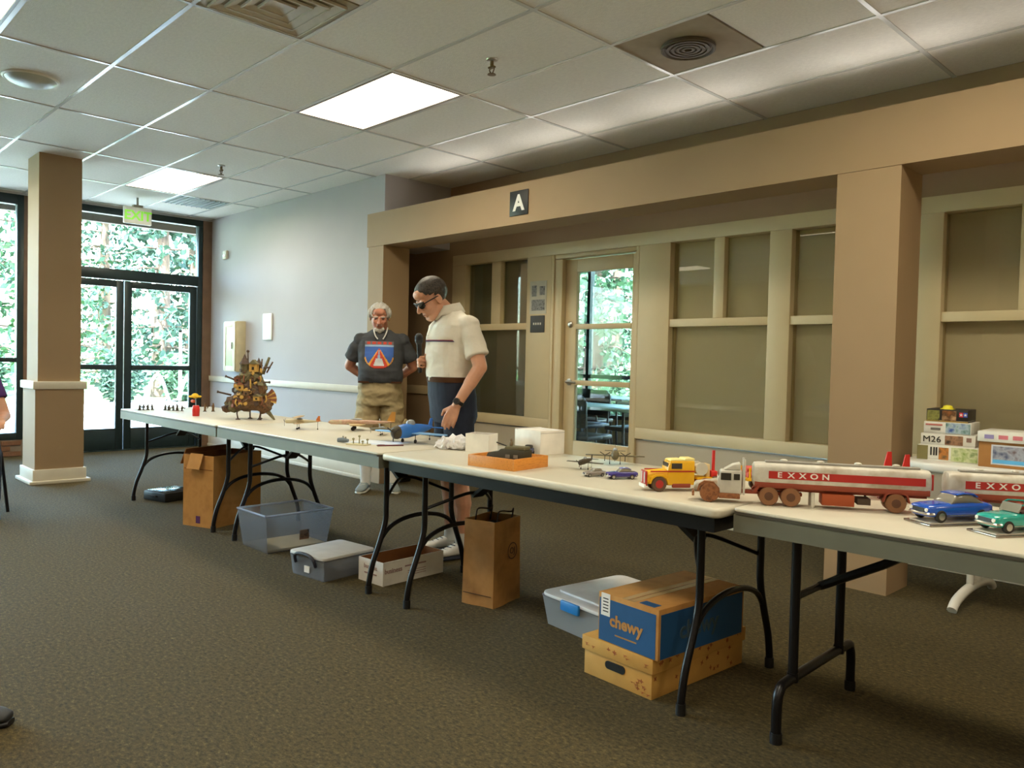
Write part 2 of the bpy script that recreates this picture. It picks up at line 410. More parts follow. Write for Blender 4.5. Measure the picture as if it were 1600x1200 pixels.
# ---- glass entrance wall
g = bpy.data.objects.new('door_2', None); COL.objects.link(g); g.location = (XW, 3.32, 0); struct(g, 'double glass entrance doors in dark frames')
def gp(name, p, q, m, bev=.004, par=None):
    par = par or g
    return MB().span([p[0]-XW, p[1]-3.32, p[2]], [q[0]-XW, q[1]-3.32, q[2]]).build(name, m, par, bevel=bev)
xa, xb = XW-.06, XW+.04
gp('frame_head', (xa, 2.36, 2.865), (xb, 4.27, 2.945), M_alu)
gp('frame_jamb', (xa, 4.215, 0), (xb, 4.27, 2.865), M_alu); gp('frame_jamb', (xa, 2.36, 0), (xb, 2.43, 2.865), M_alu)
gp('transom_bar', (xa, 2.43, 2.09), (xb, 4.215, 2.215), M_alu)
gp('pane', (XW-.012, 2.43, 2.215), (XW-.006, 4.215, 2.865), M_glass, 0)
for k, (p, q, s) in enumerate(((2.435, 3.315, 0), (3.325, 4.21, 1))):
    lf = gp('door_stile', (XW-.045, p, .012), (XW+.005, p+.085, 2.08), M_alu)
    gp('door_stile', (XW-.045, q-.085, .012), (XW+.005, q, 2.08), M_alu)
    gp('door_rail', (XW-.045, p+.085, .012), (XW+.005, q-.085, .27), M_alu)
    gp('door_rail', (XW-.045, p+.085, 2.0), (XW+.005, q-.085, 2.08), M_alu)
    gp('push_bar', (XW-.05, p+.085, .99), (XW+.03, q-.085, 1.05), M_alu)
    gp('pane', (XW-.022, p+.085, .27), (XW-.016, q-.085, .99), M_glass, 0)
    gp('pane', (XW-.022, p+.085, 1.05), (XW-.016, q-.085, 2.0), M_glass, 0)
gp('threshold', (XW-.08, 2.36, 0), (XW+.06, 4.27, .012), M_alu, 0)
struct(MB().span((XW-.08, 4.27, 0), (XW+.05, YG, 2.945)).build('trim_30', M_wood), 'brown wood strip beside the glass doors')
struct(MB().span((XW-.08, YS, 2.945), (XW+.04, YG, CEIL)).build('wall_west_head', M_grey))
struct(MB().span((XW-.06, 2.235, 0), (XW+.03, 2.36, 2.945)).build('trim_31', M_wood))
# side windows left of the doors over a low brick base
nwin = [(.98, 2.235), (-.28, .98), (-1.54, -.28), (-2.8, -1.54), (-4.06, -2.8)]
for i, (a, b) in enumerate(nwin):
    w = bpy.data.objects.new('window_%d' % (7+i), None); COL.objects.link(w); w.location = (XW, a, .19); struct(w, 'tall window in dark frame over brick base')
    def wq(name, p, q, m, bev=.004):
        return MB().span([p[0]-XW, p[1]-a, p[2]-.19], [q[0]-XW, q[1]-a, q[2]-.19]).build(name, m, w, bevel=bev)
    wq('window_frame', (xa, a, .19), (xb, a+.065, 2.945), M_alu); wq('window_frame', (xa, b-.065, .19), (xb, b, 2.945), M_alu)
    wq('window_frame', (xa, a+.065, .19), (xb, b-.065, .265), M_alu); wq('window_frame', (xa, a+.065, 2.835), (xb, b-.065, 2.945), M_alu)
    wq('window_bar', (xa, a+.065, 1.065), (xb, b-.065, 1.115), M_alu)
    wq('pane', (XW-.012, a+.065, .265), (XW-.006, b-.065, 1.065), M_glass, 0); wq('pane', (XW-.012, a+.065, 1.115), (XW-.006, b-.065, 2.835), M_glass, 0)
wb = struct(MB().span((XW-.05, YS, 0), (XW+.045, 2.235, .185)).build('wall_west_base', mat('mortar', (120, 105, 90), .95)), 'low brown brick base under the windows')
bm_ = MB().span((0, 0, 0), (.012, .193, .052)).mesh('brick', .003, 1); bm_.materials.append(M_brick)
for c in range(3):
    for k in range(12):
        yy = 2.225-.203*(k+1)+(.1 if c % 2 else 0)
        if yy+.193 > 2.235: continue
        o = link('brick', bm_, wb); o.location = (XW+.044, yy, .006+.061*c)
struct(MB().span((XW-.05, YS-.1, .0), (XW+.045, -4.06, CEIL)).build('wall_west', M_paint))
# ---- ceiling: slab, grid bars, tiles
struct(MB().span((XW, YS, CEIL+.014), (XE, 9.6, CEIL+.1)).build('ceiling_slab', M_grey))
ce = bpy.data.objects.new('ceiling', None); COL.objects.link(ce); ce.location = (0, 0, CEIL); struct(ce, 'suspended ceiling of pale rectangular tiles in a metal grid')
GX = [-4.05+1.22*k for k in range(-6, 7)]; GY = [2.835+.61*k for k in range(-12, 5)]
GX = [x for x in GX if XW < x < XE]; GY = [y for y in GY if YS < y < YN]
xs = [XW]+GX+[XE]; ys = [YS]+GY+[YN]
LIGHTS = [(x, y) for x in (-8.93, -5.27, -1.61, 2.05) for y in (2.835, .395, -2.045)]
VENTS = [(-4.05, 1.615), (-2.83, 3.445), (-10.15, 3.445)]
tile = MB().span((0, 0, 0), (1, 1, .012)).mesh('ceiling_tile'); tile.materials.append(M_tile)
def tile_at(x0, x1, y0, y1):
    o = link('ceiling_tile', tile, ce); o.location = (x0+.004, y0+.004, 0); o.scale = (x1-x0-.008, y1-y0-.008, 1)
def near(a, b): return abs(a-b) < .02
for i in range(len(xs)-1):
    for j in range(len(ys)-1):
        x0_, x1_, y0_, y1_ = xs[i], xs[i+1], ys[j], ys[j+1]
        if x0_ < -6.4 and y1_ > YG:
            if y0_ > YG: 
                if x1_ < -6.33: continue
                x0_ = max(x0_, -6.33)
            elif x1_ < -6.33: y1_ = YG
        if any(near(x0_, a) and near(y0_, b) for a, b in LIGHTS): continue
        v = [w for w in VENTS if near(x0_, w[0]) and near(y0_, w[1])]
        if v:
            if v[0][0] < -9: tile_at(x0_, x0_+.61, y0_, y1_)
            else: tile_at(x0_+.61, x1_, y0_, y1_)
            continue
        tile_at(x0_, x1_, y0_, y1_)
for x in GX:
    y_ = YG if x < -6.33 else YN
    MB().span((x-.012, YS, -.005), (x+.012, y_, .004)).build('grid_bar', M_grid, ce)
for y in GY:
    x_ = -6.33 if y > YG else XW
    MB().span((x_, y-.012, -.0045), (XE, y+.012, .004)).build('grid_bar', M_grid, ce)
# ---- lit ceiling panels
M_diff = emit_mat('lit_diffuser', LAMP_COL, LAMP_STRENGTH)
fr = MB()
for a, b in (((.012, .012), (1.208, .03)), ((.012, .58), (1.208, .598)), ((.012, .03), (.03, .58)), ((1.19, .03), (1.208, .58))):
    fr.span((a[0], a[1], -.006), (b[0], b[1], .01))
fr_me = fr.mesh('frame', .002, 1); fr_me.materials.append(mat('light_frame', (120, 112, 105), .4))
df_me = MB().span((.03, .03, .0), (1.19, .58, .006)).mesh('diffuser'); df_me.materials.append(M_diff)
lamp_d = bpy.data.lights.new('tube_light', 'AREA'); lamp_d.shape = 'RECTANGLE'; lamp_d.size = 1.14; lamp_d.size_y = .53; lamp_d.energy = LAMP_WATTS; lamp_d.color = LAMP_COL; lamp_d.spread = math.radians(166)
ll = {(-8.93, 2.835): 'lit ceiling light panel above the glass entrance doors', (-5.27, 2.835): 'lit ceiling light panel above the man with the microphone', (-5.27, .395): 'lit ceiling light panel beside the round white ceiling speaker'}
for k, (x, y) in enumerate(LIGHTS):
    if (x, y) in ll: t = thing('ceiling_light', ll[(x, y)], 'ceiling light', (x, y, CEIL))
    else: t = thing('ceiling_light', 'lit ceiling light panel over the audience side of the room', 'ceiling light', (x, y, CEIL), group='ceiling panels outside the picture')
    link('light_frame', fr_me, t); link('diffuser', df_me, t)
    la = bpy.data.objects.new('tube_light', lamp_d); COL.objects.link(la); la.parent = t; la.location = (.61, .305, -.008)
# ---- cove lights lying on the beam ledge, aimed up and out over the room
M_cove = emit_mat('cove_tube', (1.0, .96, .9), COVE_STRENGTH)
for k in range(5):
    x = -5.9+k*1.22*1.0
    t = thing('cove_light', 'slim uplight lying on top of the beam ledge', 'uplight', (x, 4.60, 2.605), group='uplights on the beam ledge')
    MB().prism([(0, 0), (.05, 0), (.05, .09), (.042, .09), (.0, .02)], 0, 1.0, 'x').build('housing', M_white, t)
    MB().prism([(.0, .024), (.038, .088), (.034, .088), (-.002, .026)], .01, .99, 'x').build('tube', M_cove, t)
# ---- ceiling devices
def diffuser(x, y):
    t = thing('air_diffuser', 'square stepped air diffuser in the ceiling by the light panel', 'ceiling vent', (x+.305, y+.305, CEIL))
    for k, s in enumerate((.245, .185, .125, .065)):
        mb = MB()
        for a in range(4):
            R = Rz(a*PI/2)
            q = [Vector((-s, -s, -.014)), Vector((s, -s, -.014)), Vector((s-.04, -s+.04, -.002)), Vector((-s+.04, -s+.04, -.002))]
            top = [p+Vector((0, 0, .003)) for p in q]
            mb.add([R@p for p in q]+[R@p for p in top], [(0, 1, 2, 3), (4, 7, 6, 5), (0, 4, 5, 1), (1, 5, 6, 2), (2, 6, 7, 3), (3, 7, 4, 0)])
            mb.box(R@Vector((0, -s-.003, -.012)), (2*s+.012, .007, .014), R)
        mb.build('louver', mat('diffuser_metal', (196, 188, 170), .5), t)
    MB().span((-.04, -.04, -.004), (.04, .04, .004)).build('centre_plate', mat('diffuser_metal', (176, 168, 150), .5), t)
    MB().span((-.3, -.3, .0125), (.3, .3, .0135)).span((-.295, -.295, .0), (.295, .295, .012)).build('face_panel', mat('duct_tan', (164, 154, 130), .7), t)
diffuser(-4.05, 1.615)
t = thing('return_vent', 'dark round vent in a tan ceiling panel', 'ceiling vent', (-2.525, 3.75, CEIL))
MB().span((-.293, -.293, 0), (.293, .293, .01)).build('panel', mat('tan_panel', (150, 136, 112), .8), t)
MB().lathe([(.15, -.004), (.15, -.02), (.14, -.024), (.13, -.012)], n=28).build('rim', mat('vent_brown', (84, 74, 58), .6), t, smooth=True)
for k in range(4): MB().lathe([(.12-.028*k, -.01), (.12-.028*k, -.02), (.105-.028*k, -.02), (.105-.028*k, -.01)], n=24).build('louver', mat('vent_brown', (84, 74, 58), .6), t)
t = thing('return_vent', 'flat grey vent panel in the ceiling by the entrance doors', 'ceiling vent', (-9.235, 3.75, CEIL))
MB().span((-.293, -.293, 0), (.293, .293, .01)).build('panel', mat('grey_vent', (120, 126, 128), .6), t)
for k in range(9): MB().box((0, -.24+.06*k, -.004), (.54, .012, .012), Rx(.5)).build('louver', mat('grey_vent', (120, 126, 128), .6), t)
t = thing('ceiling_speaker', 'round white domed speaker on a ceiling tile', 'speaker', (-5.93, 1.325, CEIL))
MB().lathe([(.165, 0), (.165, -.008), (.155, -.014), (.15, -.012)], n=28).build('rim', M_white, t, smooth=True)
MB().lathe([(.15, -.010), (.13, -.03), (.09, -.045), (.04, -.052), (.002, -.053)], n=28).build('dome', mat('speaker_dome', (186, 192, 188), .35), t, smooth=True)
def sprinkler(p, label):
    t = thing('fire_sprinkler', label, 'sprinkler', p)
    MB().lathe([(.035, 0), (.033, -.006), (.02, -.01)], n=16).build('escutcheon', M_chrome, t, smooth=True)
    MB().cyl((0, 0, -.008), (0, 0, -.05), .011).tube([(.016, 0, -.045), (.02, 0, -.06), (.006, 0, -.085)], .004, 6).tube([(-.016, 0, -.045), (-.02, 0, -.06), (-.006, 0, -.085)], .004, 6).box((0, 0, -.046), (.045, .02, .01)).build('frame', mat('brass', (120, 104, 70), .35, metal=.9), t)
    MB().lathe([(.0, -.084), (.024, -.085), (.026, -.089), (.0, -.09)], n=14).build('deflector', mat('brass', (120, 104, 70), .35, metal=.9), t)
sprinkler((-3.47, 3.14, CEIL), 'small metal fire sprinkler between the light panel and round vent')
sprinkler((-7.25, 3.18, CEIL), 'small metal fire sprinkler beside the light panel by the doors')
# ---- exit sign
t = thing('exit_sign', 'green and white EXIT sign hanging before the glass doors', 'sign', (-9.5, 3.195, 2.86))
MB().span((-.02, -.15, -.19), (.02, .15, .0)).build('housing', mat('sign_white', (216, 220, 210), .4), t, bevel=.005)
MB().span((-.03, -.05, 0), (.03, .05, .025)).cyl((0, 0, .025), (0, 0, CEIL-2.86), .012).build('mount', mat('sign_mount', (140, 136, 120), .5), t)
place_text('lettering', 'EXIT', .145, mat('exit_green', (110, 190, 40), .4, emit=(.25, .75, .05), estr=.5), t, (.021, 0, -.10), (0, 1, 0), (0, 0, 1), bold=.004)
# ---- things on the walls
t = thing('fire_cabinet', 'cream fire extinguisher cabinet on the grey wall', 'cabinet', (-9.4, YG, 1.0))
MB().span((-.17, -.12, 0), (.17, 0, .62)).build('body', mat('cabinet_cream', (206, 194, 158), .5), t, bevel=.006)
dr_ = MB().span((-.16, -.135, .01), (-.10, -.12, .61)).span((.10, -.135, .01), (.16, -.12, .61)).span((-.1, -.135, .55), (.1, -.12, .61)).span((-.1, -.135, .01), (.1, -.12, .07)).build('door', mat('cabinet_cream', (206, 194, 158), .5), t, bevel=.003)
MB().span((-.1, -.13, .07), (.1, -.126, .55)).build('pane', mat('cabinet_window', (96, 122, 84), .1), t)
MB().span((.07, -.15, .28), (.085, -.135, .36)).build('handle', M_chrome, dr_)
t = thing('wall_panel', 'blank white cover plate on the grey wall', 'wall plate', (-8.65, YG, 1.39))
MB().span((-.11, -.018, 0), (.11, 0, .312)).build('plate', M_white, t, bevel=.006)
for z in (.03, .28): MB().lathe([(.006, 0), (.006, .003)], (0, -.018, z), 10, Rx(PI/2)).build('screw', M_chrome, t)
t = thing('wall_sensor', 'tiny off-white sensor high on the grey wall', 'sensor', (-9.8, YG, 2.42))
MB().span((-.055, -.035, 0), (.055, 0, .11)).build('body', M_trim, t, bevel=.012)
MB().span((-.03, -.04, .03), (.03, -.034, .055)).build('lens', mat('sensor_lens', (120, 120, 118), .3), t)
t = thing('room_sign', 'black square sign with a white letter A on the beam', 'sign', (-4.445, YB, 2.35))
MB().span((-.103, -.008, 0), (.103, 0, .195)).build('plate', M_black, t, bevel=.004)
place_text('lettering', 'A', .17, M_white, t, (0, -.0085, .093), (1, 0, 0), (0, 0, 1), bold=.006)
t = thing('notice', 'paper notice with two grey pictures beside the cream door', 'notice', (-5.03, y0, 1.645))
MB().span((-.105, -.003, 0), (.105, 0, .30)).build('paper', mat('notice_paper', (196, 190, 172), .8), t)
MB().span((-.08, -.0045, .03), (.085, -.003, .13)).build('picture', ramp_mat('notice_pic', [(60, 62, 66), (150, 150, 146), (90, 90, 92)], 30), t)
MB().span((-.08, -.0045, .16), (-.02, -.003, .26)).build('picture', ramp_mat('notice_pic', [(60, 62, 66), (150, 150, 146), (90, 90, 92)], 30), t)
MB().span((.02, -.0045, .17), (.085, -.003, .25)).build('picture', ramp_mat('notice_pic', [(60, 62, 66), (150, 150, 146), (90, 90, 92)], 30), t)
t = thing('room_plate', 'dark grey room number plate beneath the paper notice', 'sign', (-5.03, y0, 1.475))
MB().span((-.09, -.008, 0), (.09, 0, .155)).build('plate', mat('plate_grey', (66, 64, 60), .5), t, bevel=.004)
for k in range(4): MB().span((-.05+.028*k, -.0095, .07), (-.034+.028*k, -.008, .09)).build('lettering', M_trim, t)
# ================================================================== beyond the glass
M_conc = ramp_mat('pale_concrete', [(150, 148, 142), (172, 170, 162), (160, 158, 150)], scale=3, rough=.9)
M_grass = ramp_mat('lawn', [(70, 100, 40), (96, 128, 56), (60, 88, 40)], scale=40, rough=.95)
struct(MB().span((-90, -60, -.4), (XW-.1, 70, -.03)).build('ground_west', M_grass))
struct(MB().span((XW-.1, 9.7, -.4), (60, 70, -.03)).build('ground_north', M_grass))
struct(MB().span((-21, -14, -.03), (XW-.1, 24, -.012)).build('pavement', M_conc), 'pale sunlit paving outside the glass doors')
struct(MB().span((XW-.1, 9.7, -.03), (4, 12.5, -.012)).build('terrace', M_conc))
# roof slab with its eave over the entrance
struct(MB().span((XW-1.5, YS-1, 3.08), (XE+.6, 10.6, 3.35)).build('roof', mat('roof_dark', (70, 66, 60), .8)))
struct(MB().span((XW-1.5, YS-1, 2.98), (XW-1.4, 10.6, 3.35)).build('fascia', mat('fascia_brown', (96, 82, 66), .7)))
struct(MB().span((XW-.12, YG, -.03), (XW, 9.7, 3.08)).build('wall_west_outer', mat('outer_wall', (150, 136, 116), .8)))
M_leaf = [ramp_mat('needles_%d' % i, c, scale=6, rough=.8) for i, c in enumerate([[(18, 36, 26), (44, 70, 50), (28, 52, 38)], [(30, 52, 34), (62, 92, 60), (44, 70, 46)], [(14, 28, 24), (34, 56, 44), (24, 42, 34)]])]
M_bark = ramp_mat('bark', [(60, 46, 36), (92, 72, 56), (76, 60, 46)], scale=8, rough=.95, vec=(1, 1, .2))
def foliage(mb, c, r, n, size, rnd, droop=0.0):
    for _ in range(n):
        while True:
            p = Vector((rnd.uniform(-1, 1), rnd.uniform(-1, 1), rnd.uniform(-1, 1)))
            if p.length < 1: break
        p = Vector(c)+Vector((p.x*r[0], p.y*r[1], p.z*r[2]))
        d = Vector((rnd.gauss(0, 1), rnd.gauss(0, 1), rnd.gauss(0, .5)-droop)).normalized()
        w = d.cross(Vector((rnd.gauss(0, 1), rnd.gauss(0, 1), rnd.gauss(0, 1)))).normalized()
        L = size*rnd.uniform(.6, 1.5); W = L*.28
        mb.add([p, p+d*L*.5+w*W, p+d*L, p+d*L*.5-w*W], [(0, 1, 2, 3)])
def conifer(x, y, h, r, mi, label, seed, low=.6, n=2600, gap=.0):
    rnd = random.Random(seed)
    t = thing('conifer_tree', label, 'tree', (x, y, -.03), group=None)
    MB().tube([(0, 0, 0), (.05, 0, h*.5), (0, .03, h)], [.2+.01*h, .13, .02], 8).build('trunk', M_bark, t, smooth=True)
    mb = MB(); br = MB()
    k = int((h-low)/.55)
    for i in range(k):
        z = low+i*.55; f = 1-(z-low)/(h-low)*.8
        for a in range(6):
            if rnd.random() < gap: continue
            th = a*PI/3+rnd.uniform(-.5, .5)+i*.5; L = r*f*rnd.uniform(.6, 1.1)
            d = Vector((math.cos(th), math.sin(th), -.22)); br.tube([(0, 0, z), tuple(d*L*.5+Vector((0, 0, z+.12))), tuple(d*L+Vector((0, 0, z)))], [.035, .02, .006], 5)
            for s in (.35, .65, .92):
                foliage(mb, d*L*s+Vector((0, 0, z+.03)), (L*.24, L*.24, .2), n//(k*18)+1, .22, rnd, .6)
    br.build('branches', M_bark, t)
    mb.build('foliage', M_leaf[mi], t, kind='stuff')
tl = ['tall dark conifer beyond the right leaf of the glass doors', 'pale green conifer with drooping branches beyond the glass doors', 'dark trunked conifer seen through the transom window', 'loose conifer standing beyond the left window', 'wide conifer far beyond the paving']
for i, (x, y, h, r, mi, low, gap) in enumerate([(-23.2, 8.5, 11, 1.75, 0, .9, .2), (-28.4, 6.9, 12, 2.1, 1, 1.0, .2), (-28.2, 11.4, 13, 2.1, 2, .8, .15), (-24.4, 4.5, 11, 1.8, 1, .8, .25), (-34, 10.2, 14, 2.6, 0, .5, .1)]):
    conifer(x, y, h, r, mi, tl[i], 20+i, low, 4200, gap)
def shrub(x, y, r, h, mi, label, seed, n=900, group=None):
    rnd = random.Random(seed); t = thing('shrub', label, 'shrub', (x, y, -.03), group=group)
    mb = MB(); foliage(mb, (0, 0, h*.52), (r, r, h*.5), n, .16, rnd, .1); mb.build('foliage', M_leaf[mi], t, kind='stuff')
    st = MB()
    for a in range(5): st.tube([(0, 0, 0), (math.cos(a*1.3)*r*.3, math.sin(a*1.3)*r*.3, h*.5)], [.02, .008], 5)
    st.build('stem', M_bark, t)
for k in range(8): shrub(-20.4+random.uniform(-.1, .1), 2.2+k*1.45, .5, 1.05+.4*random.random(), k % 3, 'rounded green shrub in the row beyond the paving', 60+k, 1100, 'shrubs beyond the paving')
# a wavy metal rack and a white frame on the paving
t = thing('bike_rack', 'wavy pale metal bike rack on the paving outside', 'bike rack', (-15.6, 5.35, -.012))
pts = [];  
for k in range(6):
    pts += [(0, k*.28, 0.05 if k % 2 == 0 else .78), (0, k*.28+.14, .02+.8*(k % 2 == 0)*.98)] if 0 else [(0, k*.30, .82 if k % 2 else .2)]
MB().tube(spline([(0, 0, 0)]+pts[0:]+[(0, 1.62, 0)], 6), .03, 8).build('rail', mat('galvanised', (160, 170, 180), .35, metal=.8), t, smooth=True)
t = thing('metal_gate', 'white metal lattice frame standing out on the paving', 'gate', (-18.2, 7.05, -.012))
f = MB()
for a, b in (((0, 0, 0), (.05, .05, 1.75)), ((0, .55, 0), (.05, .6, 1.75)), ((0, 0, 1.7), (.05, .6, 1.75)), ((0, 0, .3), (.05, .6, .34))): f.span(a, b)
f.build('frame', M_white, t)
for k in range(3): MB().span((.01, .05, .6+.35*k), (.04, .55, .63+.35*k)).build('crossbar', M_white, t)
# ---- the next room seen through the cream door
struct(MB().span((XW, 9.6, 0), (-8.6, 9.72, CEIL)).span((-3.0, 9.6, 0), (XE, 9.72, CEIL)).span((-8.6, 9.6, 2.75), (-3.0, 9.72, CEIL)).span((-8.6, 9.6, 0), (-3.0, 9.72, .35)).build('wall_far_room', M_paint))
w = bpy.data.objects.new('window_20', None); COL.objects.link(w); w.location = (-8.6, 9.6, .35); struct(w, 'wide window of the next room looking onto trees')
for x in (0, .38, 1.5, 2.6, 3.7, 5.54): MB().span((x, 0, 0), (x+.06, .1, 2.4)).build('mullion', M_alu, w)
for z in (0, .62, 2.34): MB().span((0, .01, z), (5.6, .09, z+.06)).build('window_bar', M_alu, w)
MB().span((0, .05, 0), (5.6, .056, 2.4)).build('pane', M_glass, w)
conifer(-12.6, 15.0, 9, 2.0, 1, 'bright green tree outside the window of the next room', 41, .6, 5200, .1)
conifer(-10.4, 19.6, 10, 2.1, 0, 'dark green tree behind the next room window', 42, .6, 4200, .1)
conifer(-15.6, 19.6, 10, 2.2, 1, 'farther green tree beyond the next room', 43, .6, 4200, .1)
shrub(-9.6, 12.6, .6, 1.2, 1, 'low shrub under the next room window', 77, 900)
M_tt = mat('pale_green_laminate', (150, 170, 160), .3); 
def plain_table(x, y, label, L=1.8, W=.76):
    t = thing('meeting_table', label, 'table', (x, y, 0))
    MB().span((-L/2, -W/2, .715), (L/2, W/2, .745)).build('tabletop', M_tt, t, bevel=.008)
    for sx in (-1, 1):
        for sy in (-1, 1): MB().tube([(sx*(L/2-.15), sy*(W/2-.08), .715), (sx*(L/2-.12), sy*(W/2-.06), 0)], .015, 8).build('leg', M_black, t)
    for sx in (-1, 1): MB().span((sx*(L/2-.15)-.012, -W/2+.08, .66), (sx*(L/2-.15)+.012, W/2-.08, .7)).build('crossbar', M_black, t)
plain_table(-5.75, 6.75, 'pale meeting table seen through the cream door')
plain_table(-7.3, 8.6, 'second meeting table nearer the far window')
def meeting_chair():
    t = thing('meeting_chair', 'black padded chair at the tables of the next room', 'chair', (0, 0, 0), group='chairs in the next room')
    MB().span((-.23, -.22, .43), (.23, .23, .48)).build('seat', M_black, t, bevel=.015)
    MB().prism([(-.22, .56), (.22, .56), (.22, .82), (.16, .88), (-.16, .88), (-.22, .82)], -.25, -.215, 'y').build('backrest', M_black, t, bevel=.01)
    for sx in (-1, 1):
        MB().tube([(sx*.2, -.23, .84), (sx*.21, -.2, .42), (sx*.22, -.25, 0)], .012, 6).build('leg', M_black, t)
        MB().tube([(sx*.21, .2, .43), (sx*.22, .22, 0)], .012, 6).build('leg', M_black, t)
    return t
mc = meeting_chair()
spots = [(-5.3, 6.15, 0.1), (-5.95, 6.1, -.1), (-6.3, 7.35, PI), (-5.6, 7.4, PI-.1), (-6.75, 8.0, .2), (-7.5, 8.0, 0)]
for i, (x, y, a) in enumerate(spots):
    o = mc if i == 0 else copy_tree(mc)
    o.location = (x, y, 0); o.rotation_euler = (0, 0, a)
# ================================================================== folding tables
TZ = .74
M_top = mat('table_laminate', (202, 196, 178), .35, var=.03, scale=5)
M_edge = mat('table_edge_grey', (150, 148, 130), .45, var=.05)
M_apron = mat('table_apron_greygreen', (104, 104, 90), .45, var=.06)
M_leg = mat('black_steel', (22, 21, 24), .35, metal=.4, var=.1)
def round_rect(x0, x1, y0, y1, r, k=5):
    out = []
    for cx, cy, a0 in ((x1-r, y0+r, -PI/2), (x1-r, y1-r, 0), (x0+r, y1-r, PI/2), (x0+r, y0+r, PI)):
        for i in range(k+1):
            a = a0+PI/2*i/k; out.append((cx+r*math.cos(a), cy+r*math.sin(a)))
    return out
def folding_table(label, x0, x1, yf, rz, style, L=None, legs=(True, True)):
    """origin on the floor under the front left corner; local x along the table"""
    L = x1-x0; W = .76
    t = thing('folding_table', label, 'table', (x0, yf, 0), rz)
    if style == 'thick':
        MB().prism(round_rect(0, L, 0, W, .03), TZ-.034, TZ, 'z').build('tabletop', M_top, t, bevel=.012, seg=3)
        MB().span((.03, .03, TZ-.085), (L-.03, .045, TZ-.034)).build('apron', M_leg, t); MB().span((.03, W-.045, TZ-.085), (L-.03, W-.03, TZ-.034)).build('apron', M_leg, t)
        MB().span((.03, .045, TZ-.085), (.045, W-.045, TZ-.034)).build('apron', M_leg, t); MB().span((L-.045, .045, TZ-.085), (L-.03, W-.045, TZ-.034)).build('apron', M_leg, t)
    else:
        MB().prism(round_rect(0, L, 0, W, .02), TZ-.012, TZ, 'z').build('tabletop', M_top, t, bevel=.004)
        MB().prism(round_rect(0, L, -.001, W+.001, .02), TZ-.020, TZ-.012, 'z').build('edge_band', mat('table_edge_dark', (70, 66, 56), .5), t)
        for a, b in (((.004, .002, TZ-.078), (L-.004, .014, TZ-.02)), ((.004, W-.014, TZ-.078), (L-.004, W-.002, TZ-.02)), ((.004, .014, TZ-.078), (.016, W-.014, TZ-.02)), ((L-.016, .014, TZ-.078), (L-.004, W-.014, TZ-.02))):
            MB().span(a, b).build('apron', M_apron, t)
    zt = TZ-.035
    for e in (0, 1):
        s = 1 if e == 0 else -1; xl = .155 if e == 0 else L-.155
        if style == 'tee':
            for y in (.15, .53): MB().cyl((xl, y, .195), (xl, y, zt), .016, n=10).cyl((xl, y, .17), (xl, y, .2), .019, n=10).build('leg', M_leg, t, smooth=True)
            MB().tube(spline([(xl, .04, 0), (xl, .04, .12), (xl, .055, .165), (xl, .1, .18), (xl, .34, .182), (xl, .6, .18), (xl, .635, .165), (xl, .65, .12), (xl, .65, 0)], 4), .0165, 10).build('foot_bar', M_leg, t, smooth=True)
            MB().cyl((xl, .16, .45), (xl, .53, .45), .012).build('crossbar', M_leg, t)
            MB().tube([(xl, .34, .45), (xl+s*.2, .36, .56), (xl+s*.42, .38, zt)], .015, 8).build('brace', M_leg, t)
            MB().box((xl+s*.3, .37, .625), (.2, .035, .014), Ry(-s*.53)).build('brace_plate', M_leg, t)
            for y in (.04, .65): MB().cyl((xl, y, 0), (xl, y, .035), .0195, n=10).build('foot_cap', M_black, t, smooth=True)
        else:
            for y, o in ((.16, -1), (.60, 1)):
                p = [(xl, y, zt), (xl, y, .45), (xl, y+o*.004, .36), (xl, y+o*.035, .26), (xl, y+o*.078, .15), (xl, y+o*.098, .06), (xl, y+o*.10, 0)]
                MB().tube(spline(p, 4), .0145, 10).build('leg', M_leg, t, smooth=True)
                MB().cyl((xl, y+o*.1, 0), (xl, y+o*.1, .04), .018, n=10).build('foot_cap', M_black, t, smooth=True)
            arc = [(xl, .125, .262)]+[(xl, .38-.235*math.cos(a), .27+.10*math.sin(a)) for a in [PI*i/10 for i in range(1, 10)]]+[(xl, .635, .262)]
            MB().tube(spline(arc, 2), .0115, 8).build('arch_bar', M_leg, t, smooth=True)
            MB().tube(spline([(xl, .16, .47), (xl+s*.05, .22, .5), (xl+s*.12, .32, .545), (xl+s*.14, .38, .55), (xl+s*.12, .44, .545), (xl+s*.05, .54, .5), (xl, .60, .47)], 3), .008, 8).build('spreader', M_leg, t, smooth=True)
            MB().add([(xl+s*.13, .345, .54), (xl+s*.13, .415, .54), (xl+s*.36, .42, zt-.01), (xl+s*.36, .34, zt-.01), (xl+s*.14, .345, .525), (xl+s*.14, .415, .525), (xl+s*.38, .42, zt-.01), (xl+s*.38, .34, zt-.01)],
                     [(0, 1, 2, 3), (4, 7, 6, 5), (0, 4, 5, 1), (1, 5, 6, 2), (2, 6, 7, 3), (3, 7, 4, 0)]).build('brace', M_leg, t)
    return t
folding_table('folding table with grey apron, under the brown castle model', -6.87, -5.045, 2.19, .005, 'thin')
folding_table('folding table with grey apron, between castle table and speaker', -5.035, -3.205, 2.20, .008, 'thin')
folding_table('folding table with thick white rounded edge and black underside', -3.195, -1.345, 2.215, .016, 'thick')
folding_table('folding table on pedestal feet carrying the silver tanker trailers', -1.335, .495, 2.315, .03, 'tee')
